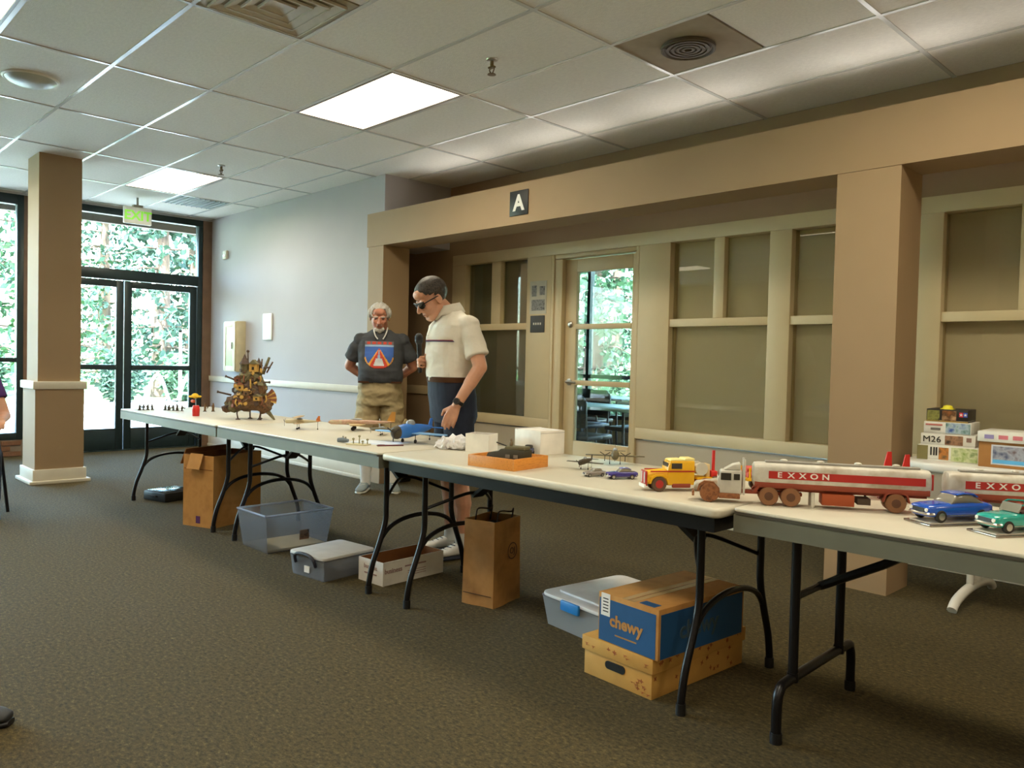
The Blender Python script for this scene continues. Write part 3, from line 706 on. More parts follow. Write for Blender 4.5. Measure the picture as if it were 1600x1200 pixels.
# ---- rounded white table by the windows
t = thing('plastic_table', 'white plastic table with rounded corners below the windows', 'table', (-1.55, 4.26, 0))
M_plas = mat('white_plastic', (222, 220, 212), .35, var=.02)
MB().prism(round_rect(0, 1.83, 0, .76, .24, 8), TZ-.045, TZ, 'z').build('tabletop', M_plas, t, bevel=.014, seg=3)
for xl in (.3, 1.53):
    MB().tube(spline([(xl, .38-.34, 0.015), (xl, .1, .05), (xl, .25, .075), (xl, .38, .08), (xl, .51, .075), (xl, .66, .05), (xl, .72, .015)], 3), .024, 10).build('foot', M_plas, t, smooth=True)
    for y in (.32, .44): MB().cyl((xl, y, .07), (xl, y, TZ-.04), .018).build('leg', M_plas, t, smooth=True)
    MB().tube([(xl, .38, .4), (xl+(.35 if xl < 1 else -.35), .38, TZ-.045)], .012, 8).build('brace', M_plas, t)
# ================================================================== things under the tables
M_card = ramp_mat('cardboard', [(168, 118, 58), (186, 134, 70), (176, 126, 64)], scale=10, rough=.85)
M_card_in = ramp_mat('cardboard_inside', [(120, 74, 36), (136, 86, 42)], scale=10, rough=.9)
def open_box(t, x, y, z, th, m, mi, flaps=None):
    """tray of four walls and a base, local corner at the origin"""
    MB().span((0, 0, 0), (x, y, th)).build('base', m, t)
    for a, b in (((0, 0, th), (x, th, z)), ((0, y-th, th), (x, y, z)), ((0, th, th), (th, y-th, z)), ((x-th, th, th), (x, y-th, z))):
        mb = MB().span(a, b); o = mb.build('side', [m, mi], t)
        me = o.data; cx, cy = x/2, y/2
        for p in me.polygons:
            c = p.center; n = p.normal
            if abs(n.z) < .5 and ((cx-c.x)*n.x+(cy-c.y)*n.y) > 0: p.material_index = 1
def boxthing(name, label, cat, A, M, B, z=0.0, group=None, la=None, lb=None):
    M_, ux, uy, LB, LA, th = corner_frame(PZ(*A, z), PZ(*M, z), PZ(*B, z))
    t = thing(name, label, cat, M_, th, group)
    return t, (lb or LB), (la or LA)
# tall open carton
t, lx, ly = boxthing('cardboard_box', 'tall open brown carton standing under the castle table', 'box', (283, 822), (326, 830), (407, 808), lb=.46)
t.location += Vector((-.05, .05, 0))
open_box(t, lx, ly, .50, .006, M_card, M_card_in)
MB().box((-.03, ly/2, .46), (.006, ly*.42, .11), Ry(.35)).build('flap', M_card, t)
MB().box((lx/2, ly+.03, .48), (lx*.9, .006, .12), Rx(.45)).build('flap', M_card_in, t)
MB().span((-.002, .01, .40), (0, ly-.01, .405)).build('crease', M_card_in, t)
MB().span((-.002, ly*.42, .025), (0, ly*.56, .075)).build('mark', mat('purple_print', (80, 30, 90), .7), t)
# black case behind it
t, lx, ly = boxthing('equipment_case', 'low black case with shiny lid behind the tall carton', 'case', (232, 780), (258, 786), (300, 778), la=.28, lb=.3)
MB().span((0, 0, 0), (lx, ly, .075)).build('body', M_black, t, bevel=.01)
MB().span((.02, .02, .075), (lx-.02, ly-.02, .083)).build('lid', mat('shiny_lid', (60, 66, 70), .12), t, bevel=.003)
MB().tube([(0, ly*.35, .04), (-.015, ly*.35, .045), (-.015, ly*.65, .045), (0, ly*.65, .04)], .006, 6).build('handle', M_black, t)
# clear tub
def tub(t, x, y, h, tx, th, m, rim, rimm, label=None):
    """open tapered tub: base x*y, opening larger by tx on every side"""
    def quadwall(p, q, P, Q):
        n = ((Vector(q)-Vector(p)).cross(Vector(P)-Vector(p))).normalized()*th
        vs = [Vector(p), Vector(q), Vector(Q), Vector(P)]; vs += [v+n for v in vs]
        return MB().add(vs, [(0, 1, 2, 3), (4, 7, 6, 5), (0, 4, 5, 1), (1, 5, 6, 2), (2, 6, 7, 3), (3, 7, 4, 0)])
    b = [(0, 0, 0), (x, 0, 0), (x, y, 0), (0, y, 0)]; T_ = [(-tx, -tx, h), (x+tx, -tx, h), (x+tx, y+tx, h), (-tx, y+tx, h)]
    for i in range(4):
        j = (i+1) % 4; quadwall(b[i], b[j], T_[i], T_[j]).build('side', m, t)
    MB().span((0, 0, 0), (x, y, th)).build('base', m, t)
    for i in range(4):
        j = (i+1) % 4; MB().tube([T_[i], T_[j]], rim, 6).build('rim', rimm, t)
t, lx, ly = boxthing('storage_tub', 'open clear plastic tub with a sandy sheet inside', 'tub', (376, 852), (418, 866), (512, 852))
M_clear = glass_mat('clear_plastic', (.9, .92, .93), .9, .1, haze=.12, hazecol=(226, 228, 238))
M_rim = glass_mat('clear_rim', (.85, .88, .9), .8, .2, haze=.55, hazecol=(190, 194, 205))
tub(t, lx, ly, .235, .03, .003, M_clear, .007, M_rim)
MB().span((.005, .005, .004), (lx-.005, ly-.005, .02)).build('paper_liner', mat('sand_paper', (204, 184, 142), .85), t, bevel=.004)
MB().span((lx*.52, -.012, .06), (lx*.68, -.0085, .12)).build('sticker', ramp_mat('sticker_brown', [(40, 36, 34), (150, 110, 80), (90, 70, 60)], 40), t)
# small lidded bin
t, lx, ly = boxthing('lidded_bin', 'small clear lidded bin with a dark grip handle', 'bin', (467, 894), (506, 910), (566, 892), la=.27, lb=.32)
M_bin = glass_mat('clear_bin', (.85, .88, .9), .8, .15, haze=.28, hazecol=(206, 210, 220))
tub(t, lx, ly, .115, .012, .003, M_bin, .005, M_rim)
MB().span((.01, .01, .004), (lx-.01, ly-.01, .07)).build('contents', mat('bin_contents', (120, 122, 130), .8), t)
MB().prism(round_rect(-.022, lx+.022, -.022, ly+.022, .03), .115, .132, 'z').build('lid', mat('bin_lid', (204, 204, 202), .4), t, bevel=.005)
MB().tube(spline([(-.02, ly*.18, .075), (-.032, ly*.2, .115), (-.034, ly*.35, .134), (-.034, ly*.65, .134), (-.032, ly*.8, .115), (-.02, ly*.82, .075)], 3), .009, 8).build('handle', mat('dark_blue_grip', (34, 34, 48), .5), t, smooth=True)
MB().span((-.013, ly*.42, .03), (-.009, ly*.58, .065)).build('logo', M_white, t)
# white print paper box
t, lx, ly = boxthing('paper_box', 'open white paper carton with brown inside under the table', 'box', (554, 906), (598, 917), (702, 897))
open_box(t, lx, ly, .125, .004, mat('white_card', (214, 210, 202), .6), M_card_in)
M_print = mat('grey_print', (150, 120, 118), .7)
place_text('lettering', 'business', .036, M_print, t, (.07, -.0012, .075), (1, 0, 0), (0, 0, 1), bold=.0006)
MB().span((.15, -.0015, .080), (.30, 0, .088)).build('print_line', M_print, t)
place_text('lettering', 'business', .034, M_print, t, (-.0012, ly/2, .085), (0, -1, 0), (0, 0, 1))
MB().span((-.0015, ly*.25, .046), (0, ly*.75, .053)).build('print_line', M_print, t)
for k in range(3): MB().span((.17, -.0015, .03+.012*k), (.3, 0, .033+.012*k)).build('print_line', M_print, t)
# kraft bag
t, lx, ly = boxthing('paper_bag', 'tall brown kraft paper bag with dark twisted handles', 'bag', (723, 940), (770, 952), (822, 927), lb=.24)
M_kraft = ramp_mat('kraft_paper', [(150, 106, 52), (170, 122, 64), (140, 98, 48)], scale=7, rough=.8, bump=.15, bscale=12)
hb_ = .42
for nm, q in (('side', [(0, 0), (lx, 0)]), ('side', [(lx, 0), (lx, ly)]), ('side', [(lx, ly), (0, ly)]), ('side', [(0, ly), (0, 0)])):
    (ax, ay), (bx_, by_) = q; mb = MB(); rows = []
    nn = Vector((by_-ay, -(bx_-ax), 0)).normalized()
    for k in range(6):
        row = []
        for j in range(7):
            u = j/6; w = Vector((ax+(bx_-ax)*u, ay+(by_-ay)*u, hb_*k/5))
            c = Vector((lx/2, ly/2, w.z)); w = c+(w-c)*(1-.05*k/5)
            w += nn*(.006*math.sin(u*PI*2+k*1.3)*(0 if u in (0, 1) else 1)); row.append(w)
        rows.append(row)
    vs = [v for r in rows for v in r]; n0 = len(vs); vs += [v-nn*.0015 for v in vs]
    fs = []
    for k in range(5):
        for j in range(6):
            a = k*7+j; fs.append((a, a+1, a+8, a+7)); fs.append((n0+a, n0+a+7, n0+a+8, n0+a+1))
    mb.add(vs, fs).build(nm, M_kraft, t, smooth=True)
MB().span((.002, .002, 0), (lx-.002, ly-.002, .003)).build('base', M_kraft, t)
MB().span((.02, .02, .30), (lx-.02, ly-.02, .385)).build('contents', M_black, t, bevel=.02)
for yy in (.03, ly-.03): MB().tube(spline([(lx*.25, yy, .39), (lx*.22, yy-.01, .44), (lx*.3, yy-.012, .465), (lx*.7, yy-.012, .45), (lx*.8, yy-.01, .46), (lx*.78, yy, .39)], 4), .004, 6).build('handle', mat('dark_cord', (44, 26, 24), .7), t, smooth=True)
e = MB().lathe([(.042, 0), (.042, .001), (.037, .001), (.037, 0)], (lx*.62, -.008, .26), 24, Rx(PI/2), caps=(False, False)).build('emblem', mat('bag_print', (58, 36, 22), .8), t)
place_text('lettering', 'OJ', .045, mat('bag_print', (58, 36, 22), .8), t, (lx*.62, -.0085, .26), (1, 0, 0), (0, 0, 1))
MB().span((-.006, .01, .055), (-.004, ly-.01, .058)).build('fold_line', mat('bag_print', (58, 36, 22), .8), t)
# grey lidded bin with blue latch
Mx = Vector((-1.99, 2.66, 0))
t = thing('storage_bin', 'translucent bin with pale lid and a blue latch', 'bin', (-2.08, 2.60, 0), math.radians(83))
lx, ly = .46, .37
tub(t, lx, ly, .135, .02, .003, glass_mat('frosted_bin', (.8, .83, .85), .8, .2, haze=.6, hazecol=(214, 218, 222)), .006, M_rim)
MB().span((.02, .02, .004), (lx-.02, ly-.02, .09)).build('contents', mat('bin_contents2', (206, 208, 210), .8), t)
MB().prism(round_rect(-.032, lx+.032, -.032, ly+.032, .05), .135, .152, 'z').build('lid', mat('pale_lid', (226, 226, 230), .4), t, bevel=.006)
MB().prism(round_rect(.02, lx-.02, .02, ly-.02, .05), .152, .166, 'z').build('lid_panel', mat('pale_lid', (226, 226, 230), .4), t, bevel=.008)
MB().span((-.044, ly*.34, .105), (-.028, ly*.66, .15)).build('latch', mat('latch_blue', (40, 130, 210), .4), t, bevel=.005)
MB().span((lx+.028, ly*.34, .105), (lx+.044, ly*.66, .15)).build('latch', mat('latch_blue', (40, 130, 210), .4), t, bevel=.005)
# patterned storage box and the blue carton on it
t, lx, ly = boxthing('storage_box', 'flat patterned tan box with a slot handle under blue carton', 'box', (905, 1061), (1030, 1104), (1204, 1052))
BZ = .150
t.location += Vector((-.04, .01, 0))
M_pat = mat('patterned_card', (196, 148, 72), .75)
MB().span((.008, .008, 0), (lx-.008, ly-.008, .10)).build('body', M_pat, t, bevel=.002)
lid = MB().span((0, 0, .095), (lx, ly, BZ)).build('lid', M_pat, t, bevel=.003)
MB().prism(round_rect(ly*.38, ly*.66, .052, .082, .014), .004, .009, 'x').build('hand_slot', M_black, t)
dm = MB().prism([(-.011, 0), (-.003, .003), (0, .010), (.003, .003), (.011, 0), (.003, -.003), (0, -.010), (-.003, -.003)], -.0008, 0, 'y').mesh('flower_print'); dm.materials.append(mat('flower_print', (150, 84, 40), .8))
rnd = random.Random(3)
for k in range(26):
    o = link('flower_print', dm, t); o.location = (rnd.uniform(.02, lx-.02), .0, rnd.uniform(.11, BZ-.012)) if k % 2 else (rnd.uniform(.02, lx-.02), .008, rnd.uniform(.012, .085)); o.rotation_euler = (0, rnd.uniform(0, 3), 0)
for k in range(22):
    o = link('flower_print', dm, t); o.location = (0, rnd.uniform(.02, ly-.02), rnd.uniform(.11, BZ-.012)) if k % 2 else (.008, rnd.uniform(.02, ly*.3), rnd.uniform(.012, .085)); o.rotation_euler = (rnd.uniform(0, 3), 0, -PI/2)
t, lx, ly = boxthing('shipping_carton', 'taped brown carton with blue printed sides reading chewy', 'box', (940, 1006), (1041, 1042), (1186, 998), BZ)
t.location += Vector((-.045, .012, 0))
ch = .185
M_blue = mat('carton_blue', (22, 78, 128), .6, var=.05)
MB().span((0, 0, 0), (lx, ly, ch)).build('body', M_card, t, bevel=.003)
MB().span((-.0012, .012, .004), (0, ly-.006, ch-.02)).build('printed_panel', M_blue, t)
MB().span((.012, -.0012, .004), (lx-.012, 0, ch-.02)).build('printed_panel', M_blue, t)
M_tan = mat('tan_print', (178, 124, 60), .7)
place_text('lettering', 'chewy', .062, M_tan, t, (-.0018, ly*.52, .088), (0, -1, 0), (0, 0, 1), bold=.002)
MB().span((-.002, ly*.34, .036), (-.0012, ly*.70, .041)).build('print_line', M_tan, t)
place_text('lettering', 'chewy', .09, mat('tan_print_dull', (60, 84, 100), .7), t, (lx*.45, -.0018, .085), (1, 0, 0), (0, 0, 1), bold=.002)
MB().span((-.002, ly-.06, .10), (-.0013, ly-.015, ch)).build('shipping_label', M_white, t)
for k in range(5): MB().span((-.0026, ly-.052, .115+.012*k), (-.002, ly-.025, .119+.012*k)).build('print_line', M_black, t)
MB().span((0, ly*.5-.03, ch), (lx, ly*.5+.03, ch+.0006)).build('packing_tape', mat('clear_tape', (176, 140, 90), .15), t)
MB().span((0, ly*.5-.0015, ch+.0006), (lx, ly*.5+.0015, ch+.001)).build('flap_seam', M_card_in, t)
MB().span((.01, .03, ch), (.05, .10, ch+.001)).build('printed_mark', M_blue, t)
# ================================================================== models on the tables
def m_(name, c, r=.45, **k): return mat(name, c, r, **k)
M_tyre = m_('tyre_rubber', (40, 36, 32), .8); M_rust = ramp_mat('rusty_weathered', [(120, 72, 40), (150, 96, 58), (100, 60, 36)], scale=60, rough=.8)
M_win = m_('model_window', (60, 56, 50), .15)
def wheel(t, x, y, r, w, tyre, hub, name='wheel', hr=.5):
    o = MB().lathe([(r*.5, -w/2), (r*.92, -w/2), (r, -w*.3), (r, w*.3), (r*.92, w/2), (r*.5, w/2)], (0, 0, 0), 18, Rx(PI/2)).build(name, tyre, t, smooth=True)
    o.location = (x, y, r)
    MB().lathe([(r*hr*.3, -w*.56), (r*hr, -w*.5), (r*hr, w*.5), (r*hr*.3, w*.56)], (0, 0, 0), 12, Rx(PI/2)).build('hub', hub, o, smooth=True)
    return o
def head(ang_vec): return math.atan2(ang_vec[1], ang_vec[0])
def xloft(mb, secs, p=3.2, n=20):
    """(x, half width, z0, z1) sections along x"""
    return mb.loft([((x, 0, (a+b)/2), (0, w, 0), (0, 0, (b-a)/2)) for x, w, a, b in secs], n, p)
# ---------------- silver tanker
hd = Vector((-.84, -.54, 0)).normalized(); lf = Vector((-hd.y, hd.x, 0))
base = PZ(1108, 784, TZ)-lf*.030
M_silver = ramp_mat('weathered_silver', [(186, 182, 170), (206, 202, 190), (168, 156, 136)], scale=14, rough=.45)
M_red = m_('tank_red', (176, 40, 32), .5); M_redbrown = m_('frame_redbrown', (142, 62, 38), .65)
t = thing('model_truck', 'weathered grey model truck tractor pulling the silver tanker trailers', 'model truck', base, head(hd))
xloft(MB(), [(.052, .022, .034, .058), (.045, .026, .030, .066), (.0, .027, .030, .074), (-.028, .028, .030, .080)]).build('hood', ramp_mat('hood_grey_rust', [(150, 130, 104), (186, 178, 160), (160, 110, 70)], 30, .6), t, smooth=True, ang=50)
cab = MB().prism([(-.026, .028), (-.026, .084), (-.036, .110), (-.105, .112), (-.105, .028)], -.033, .033, 'y').build('cab', M_silver, t, bevel=.005)
MB().prism([(-.045, .112), (-.075, .130), (-.100, .136), (-.100, .112)], -.028, .028, 'y').build('wind_deflector', M_silver, t, bevel=.004)
MB().span((-.07, .0325, .078), (-.036, .0345, .102)).build('side_window', M_win, cab); MB().span((-.098, .0325, .08), (-.078, .0345, .1), ).build('side_window', M_win, cab)
MB().span((-.0275, -.026, .084), (-.0285, .026, .104)).build('windshield', M_win, cab)
MB().span((-.30, -.016, .034), (.05, .016, .044)).build('chassis', M_redbrown, t)
MB().span((.05, -.032, .018), (.058, .032, .034)).build('bumper', M_rust, t, bevel=.002)
for y in (-1, 1):
    mb = MB(); pr = [(x, z) for x, z in ((.042, .036), (.036, .060), (.018, .072), (-.012, .070), (-.032, .05), (-.034, .036), (-.026, .036), (-.022, .05), (-.008, .062), (.016, .063), (.030, .052), (.034, .036))]
    mb.prism(pr, .020*y, .036*y, 'y').build('fender', M_rust, t)
    MB().cyl((-.112, y*.028, .03), (-.112, y*.028, .15), .004).build('exhaust_stack', M_silver, t)
    MB().span((-.1, y*.034-.005, .016), (-.03, y*.034+.005, .034)).build('side_tank', M_rust, t, bevel=.003)
    wheel(t, 0, y*.030, .033, .018, M_rust, M_rust)
    for x in (-.192, -.262): wheel(t, x, y*.028, .032, .024, m_('dusty_tyre', (134, 92, 60), .8), m_('dusty_hub', (92, 58, 36), .7), hr=.45)
    MB().prism([(-.15, .04), (-.165, .068), (-.29, .068), (-.3, .058), (-.3, .064), (-.285, .074), (-.16, .074), (-.14, .044)], .018*y, .04*y, 'y').build('fender', M_redbrown, t)
def tank(x0, x1, label, axles, skirt=None):
    t = thing('model_trailer', label, 'model trailer', base, head(hd))
    L = x1-x0
    xloft(MB(), [(x0, .030, .072, .132), (x0-.004, .036, .064, .140), (x0-.02, .038, .062, .142), (x1+.02, .038, .062, .142), (x1+.004, .036, .064, .140), (x1, .030, .072, .132)], p=3.6, n=28).build('tank', M_silver, t, smooth=True, ang=50)
    for s in (1, -1):
        b = MB().span((x0-.05, s*.0375, .092), (x1+.02, s*.0388, .117)).build('red_band', M_red, t)
    for k, ch_ in enumerate('EXXON'):
        place_text('lettering', ch_, .025, M_white, t, (x0-.085-.036*k, .0392, .1045), (-1, 0, 0), (0, 0, 1), bold=.0006, depth=.0004, sx=1.25)
    MB().span((x1+.03, -.014, .142), (x0-.04, .014, .148)).build('catwalk', m_('catwalk', (150, 146, 138), .5), t, bevel=.002)
    for k in range(4): MB().lathe([(.012, 0), (.012, .005), (.006, .008)], (x0-.1-(abs(L)-.2)/3*k, 0, .147), 12).build('hatch', M_silver, t, smooth=True)
    MB().span((x1+.01, -.018, .050), (x0-.01, .018, .064)).build('frame', M_redbrown, t)
    xloft(MB(), [(x0-.006, .0384, .058, .081), (x1+.006, .0384, .058, .081)], p=5).build('underside', M_redbrown, t)
    MB().tube([(x1-.002, .028, .08), (x1-.002, .028, .13)], .004, 6).build('tail_light', M_red, t)
    for x in axles:
        for y in (-1, 1):
            wheel(t, x, y*.028, .032, .024, m_('dusty_tyre', (134, 92, 60), .8), m_('dusty_hub', (92, 58, 36), .7), hr=.45)
            MB().prism([(x+.042, .036), (x+.034, .062), (x+.014, .074), (x-.014, .074), (x-.034, .062), (x-.042, .036), (x-.036, .036), (x-.03, .058), (x-.012, .068), (x+.012, .068), (x+.03, .058), (x+.036, .036)], .016*y, .04*y, 'y').build('fender', M_redbrown, t)
    if skirt:
        MB().span((skirt[1], -.036, .012), (skirt[0], .036, .05)).build('side_box', m_('rust_red_box', (160, 72, 30), .6), t, bevel=.002)
        MB().cyl((skirt[0]+.028, .03, 0), (skirt[0]+.028, .03, .05), .006).cyl((skirt[0]+.028, -.03, 0), (skirt[0]+.028, -.03, .05), .006).build('landing_gear', M_silver, t)
        MB().span((skirt[1]-.05, -.03, .02), (skirt[1]-.01, .03, .04)).build('spare_rack', m_('dark_rack', (66, 50, 36), .7), t)
    return t
tank(-.140, -.690, 'silver tanker trailer lettered EXXON, directly behind the grey tractor', [-.585], (-.36, -.46))
tank(-.735, -1.24, 'second silver tanker trailer lettered EXXON, hooked to the first one', [-.80, -1.17])
# ---------------- yellow truck
hd2 = Vector((-.57, -.82, 0)).normalized(); lf2 = Vector((-hd2.y, hd2.x, 0))
b2 = PZ(1029, 768, TZ)-lf2*.028
M_yel = m_('truck_yellow', (232, 176, 22), .4); M_yel2 = m_('truck_cream_roof', (240, 228, 150), .4)
t = thing('model_truck', 'yellow model truck with red stripe, front grille and red boom post', 'model truck', b2, head(hd2))
xloft(MB(), [(.044, .024, .026, .066), (.038, .028, .024, .074), (-.02, .030, .024, .080), (-.034, .031, .024, .082)]).build('hood', M_yel, t, smooth=True, ang=50)
cab = MB().prism([(-.032, .024), (-.032, .086), (-.042, .112), (-.135, .112), (-.135, .024)], -.034, .034, 'y').build('cab', M_yel, t, bevel=.004)
MB().prism([(-.040, .112), (-.046, .117), (-.09, .118), (-.10, .112)], -.03, .03, 'y').prism([(-.092, .112), (-.1, .122), (-.135, .122), (-.135, .112)], -.03, .03, 'y').build('roof', M_yel2, t, bevel=.002)
MB().span((-.085, .0335, .084), (-.045, .0355, .104)).build('side_window', M_win, cab); MB().span((-.0335, -.026, .086), (-.0345, .026, .105)).build('windshield', M_win, cab)
for y in (-1, 1):
    MB().span((-.135, y*.034, .072), (.035, y*.0352, .077)).build('stripe', M_red, t)
    wheel(t, 0, y*.028, .028, .018, m_('dusty_tyre2', (92, 70, 52), .8), M_red, hr=.55)
    MB().prism([(.038, .03), (.032, .052), (.014, .062), (-.014, .062), (-.032, .052), (-.038, .03), (-.032, .03), (-.026, .048), (-.01, .056), (.01, .056), (.026, .048), (.032, .03)], .018*y, .036*y, 'y').build('fender', M_yel, t)
    MB().span((-.12, y*.03-.006, .014), (-.05, y*.03+.006, .03)).build('side_tank', M_redbrown, t, bevel=.003)
    for x in (-.22, -.28): wheel(t, x, y*.028, .028, .02, m_('dusty_tyre2', (92, 70, 52), .8), M_red, hr=.5)
MB().span((.044, -.026, .02), (.050, .026, .074)).build('grille', M_red, t); MB().span((.05, -.03, .014), (.056, .03, .026)).build('bumper', M_white, t)
for y in (-.015, .015): MB().span((.0505, y-.003, .03), (.052, y+.003, .07)).build('grille_bar', M_white, t)
MB().span((-.32, -.016, .03), (.04, .016, .04)).build('chassis', M_redbrown, t)
MB().span((-.32, -.032, .044), (-.145, .032, .052)).build('deck', M_yel, t)
MB().lathe([(.024, -.026), (.024, -.02), (.014, -.02), (.014, .02), (.024, .02), (.024, .026)], (-.165, 0, .082), 14, Rx(PI/2)).build('winch', m_('pale_machine', (206, 204, 190), .5), t, smooth=True)
MB().span((-.20, -.02, .052), (-.185, .02, .10)).build('engine_block', m_('cream_machine', (214, 190, 140), .5), t, bevel=.003)
MB().cyl((-.215, .012, .052), (-.215, .012, .15), .006).build('boom_post', m_('bright_red', (206, 44, 36), .45), t)
MB().span((-.228, -.02, .052), (-.204, .024, .075)).build('boom_seat', m_('bright_red', (206, 44, 36), .45), t, bevel=.003)
t = thing('model_trailer', 'yellow model flatbed loaded with red cylinders behind the yellow truck', 'model trailer', b2-hd2*.34, head(hd2))
MB().span((-.20, -.034, .038), (0, .034, .05)).build('bed', M_yel, t, bevel=.002)
for y in (-1, 1):
    for x in (-.15, -.06): wheel(t, x, y*.028, .022, .016, m_('dusty_tyre2', (92, 70, 52), .8), M_red, hr=.5)
for y, z in ((-.022, .061), (0, .061), (.022, .061), (-.011, .080), (.011, .080)): MB().cyl((-.195, y, z), (-.005, y, z), .0108, n=14).build('cylinder', m_('red_cylinder', (190, 66, 48), .45), t, smooth=True)
for x in (-.19, -.10, -.01): MB().span((x-.003, -.036, .05), (x+.003, -.033, .088)).span((x-.003, .033, .05), (x+.003, .036, .088)).build('stake', M_yel, t)
# ---------------- cars on plates
def car(label, cx, cy, hdv, L, paint, roofm, plate_dim, conv=False, name='model_car', plate=True, cat='model car'):
    s = L/.235
    a = head(hdv)
    zoff = 0
    if plate:
        pl = thing('display_plate', 'flat mirrored display plate under the %s' % plate, 'display plate', (cx, cy, TZ), a)
        MB().prism(round_rect(-plate_dim[0]/2, plate_dim[0]/2, -plate_dim[1]/2, plate_dim[1]/2, .006), 0, .006, 'z').build('plate', m_('mirror_plate', (150, 140, 130), .12, metal=.7), pl, bevel=.0015)
        MB().prism(round_rect(-plate_dim[0]/2+.012, plate_dim[0]/2-.012, -plate_dim[1]/2+.012, plate_dim[1]/2-.012, .004), .006, .009, 'z').build('plate_inlay', m_('plate_inlay', (206, 198, 184), .3), pl)
        zoff = .009
    t = thing(name, label, cat, (cx, cy, TZ+zoff), a)
    body = MB(); S = [(.118, .034, .022, .044), (.112, .040, .016, .050), (.09, .043, .014, .053), (.04, .044, .013, .056), (.0, .044, .013, .057), (-.05, .044, .013, .057), (-.095, .043, .015, .057), (-.112, .040, .018, .054), (-.118, .036, .022, .050)]
    xloft(body, [(x*s, w*s, p*s, q*s) for x, w, p, q in S], p=4.5, n=28).build('body', paint, t, smooth=True, ang=55)
    cabp = MB(); S = [(.035, .036, .050, .055), (.012, .034, .050, .080), (-.015, .033, .050, .084), (-.045, .033, .050, .082), (-.085, .036, .050, .056)]
    if not conv:
        xloft(cabp, [(x*s, w*s, p*s, q*s) for x, w, p, q in S], p=4, n=20).build('cabin', m_('car_glass', (136, 130, 116), .1), t, smooth=True, ang=60)
        xloft(MB(), [(x*s, w*s, p*s, q*s) for x, w, p, q in [(.012, .0335, .079, .0825), (-.015, .034, .081, .087), (-.05, .034, .079, .085), (-.066, .034, .070, .076)]], p=4).build('roof', roofm, t, smooth=True, ang=60)
    else:
        MB().span((-.06*s, -.034*s, .052*s), (.02*s, .034*s, .060*s)).build('interior', m_('car_interior', (60, 34, 26), .7), t)
        for y in (-.016, .016): MB().span((-.035*s, (y-.01)*s, .056*s), (-.02*s, (y+.01)*s, .078*s)).build('seat', m_('seat_red', (150, 60, 36), .7), t, bevel=.002)
        MB().box((.025*s, 0, .070*s), (.003*s, .068*s, .028*s), Ry(-.5)).build('windshield', m_('car_glass', (136, 130, 116), .1), t)
        MB().tube([(-.07*s, -.034*s, .056*s), (-.06*s, -.034*s, .082*s), (-.0*s, -.034*s, .086*s), (.018*s, -.034*s, .08*s), (.018*s, .034*s, .08*s), (-.0, .034*s, .086*s), (-.06*s, .034*s, .082*s), (-.07*s, .034*s, .056*s)], .003*s, 6).build('roof_frame', roofm, t)
    for y in (-1, 1):
        for x in (.075, -.07): wheel(t, x*s, y*.040*s, .0185*s, .013*s, M_tyre, M_chrome, hr=.6)
    MB().tube(spline([(.10*s, .042*s, .026*s), (.116*s, .036*s, .026*s), (.122*s, 0, .026*s), (.116*s, -.036*s, .026*s), (.10*s, -.042*s, .026*s)], 3), .004*s, 6).build('bumper', M_chrome, t, smooth=True)
    MB().tube(spline([(-.10*s, .042*s, .03*s), (-.117*s, .036*s, .03*s), (-.121*s, 0, .03*s), (-.117*s, -.036*s, .03*s), (-.10*s, -.042*s, .03*s)], 3), .004*s, 6).build('bumper', M_chrome, t, smooth=True)
    MB().span((.117*s, -.024*s, .030*s), (.1195*s, .024*s, .042*s)).build('grille', m_('car_grille', (30, 30, 34), .4), t)
    for y in (-.03, .03): MB().lathe([(.006*s, 0), (.006*s, .003*s), (.003*s, .004*s)], (.1165*s, y*s, .037*s), 10, Ry(PI/2)).build('headlamp', M_white, t, smooth=True)
    for y in (-1, 1): MB().span((-.1*s, y*.0438*s, .020*s), (.055*s, y*.0445*s, .022*s)).build('chrome_strip', M_chrome, t)
    return t
cb = PZ(1487, 812, TZ); ct = PZ(1580, 832, TZ)
car('glossy blue model muscle car on a plate beside the tanker', cb.x+.012, cb.y-.05, (-.50, -.87), .235, m_('car_blue', (30, 84, 190), .15, coat=.6), m_('car_blue', (30, 84, 190), .15), (.25, .115), plate='blue model car')
car('glossy teal model car with open cockpit on a plate', ct.x+.012, ct.y+.005, (-.50, -.87), .225, m_('car_teal', (40, 160, 150), .15, coat=.6), m_('car_teal', (40, 160, 150), .15), (.25, .11), conv=True, plate='teal model car')
cp = PZ(971, 748, TZ); cg = PZ(935, 746, TZ)
car('little purple blue race car beside the yellow truck', cp.x, cp.y, (-.55, -.83), .125, m_('car_purple', (64, 56, 136), .25), m_('car_purple2', (120, 116, 180), .25), None, plate=None)
car('little grey race car next to the purple one', cg.x-.03, cg.y+.01, (-.35, -.93), .095, m_('car_grey', (140, 132, 124), .35), m_('car_grey2', (176, 168, 156), .3), None, plate=None)
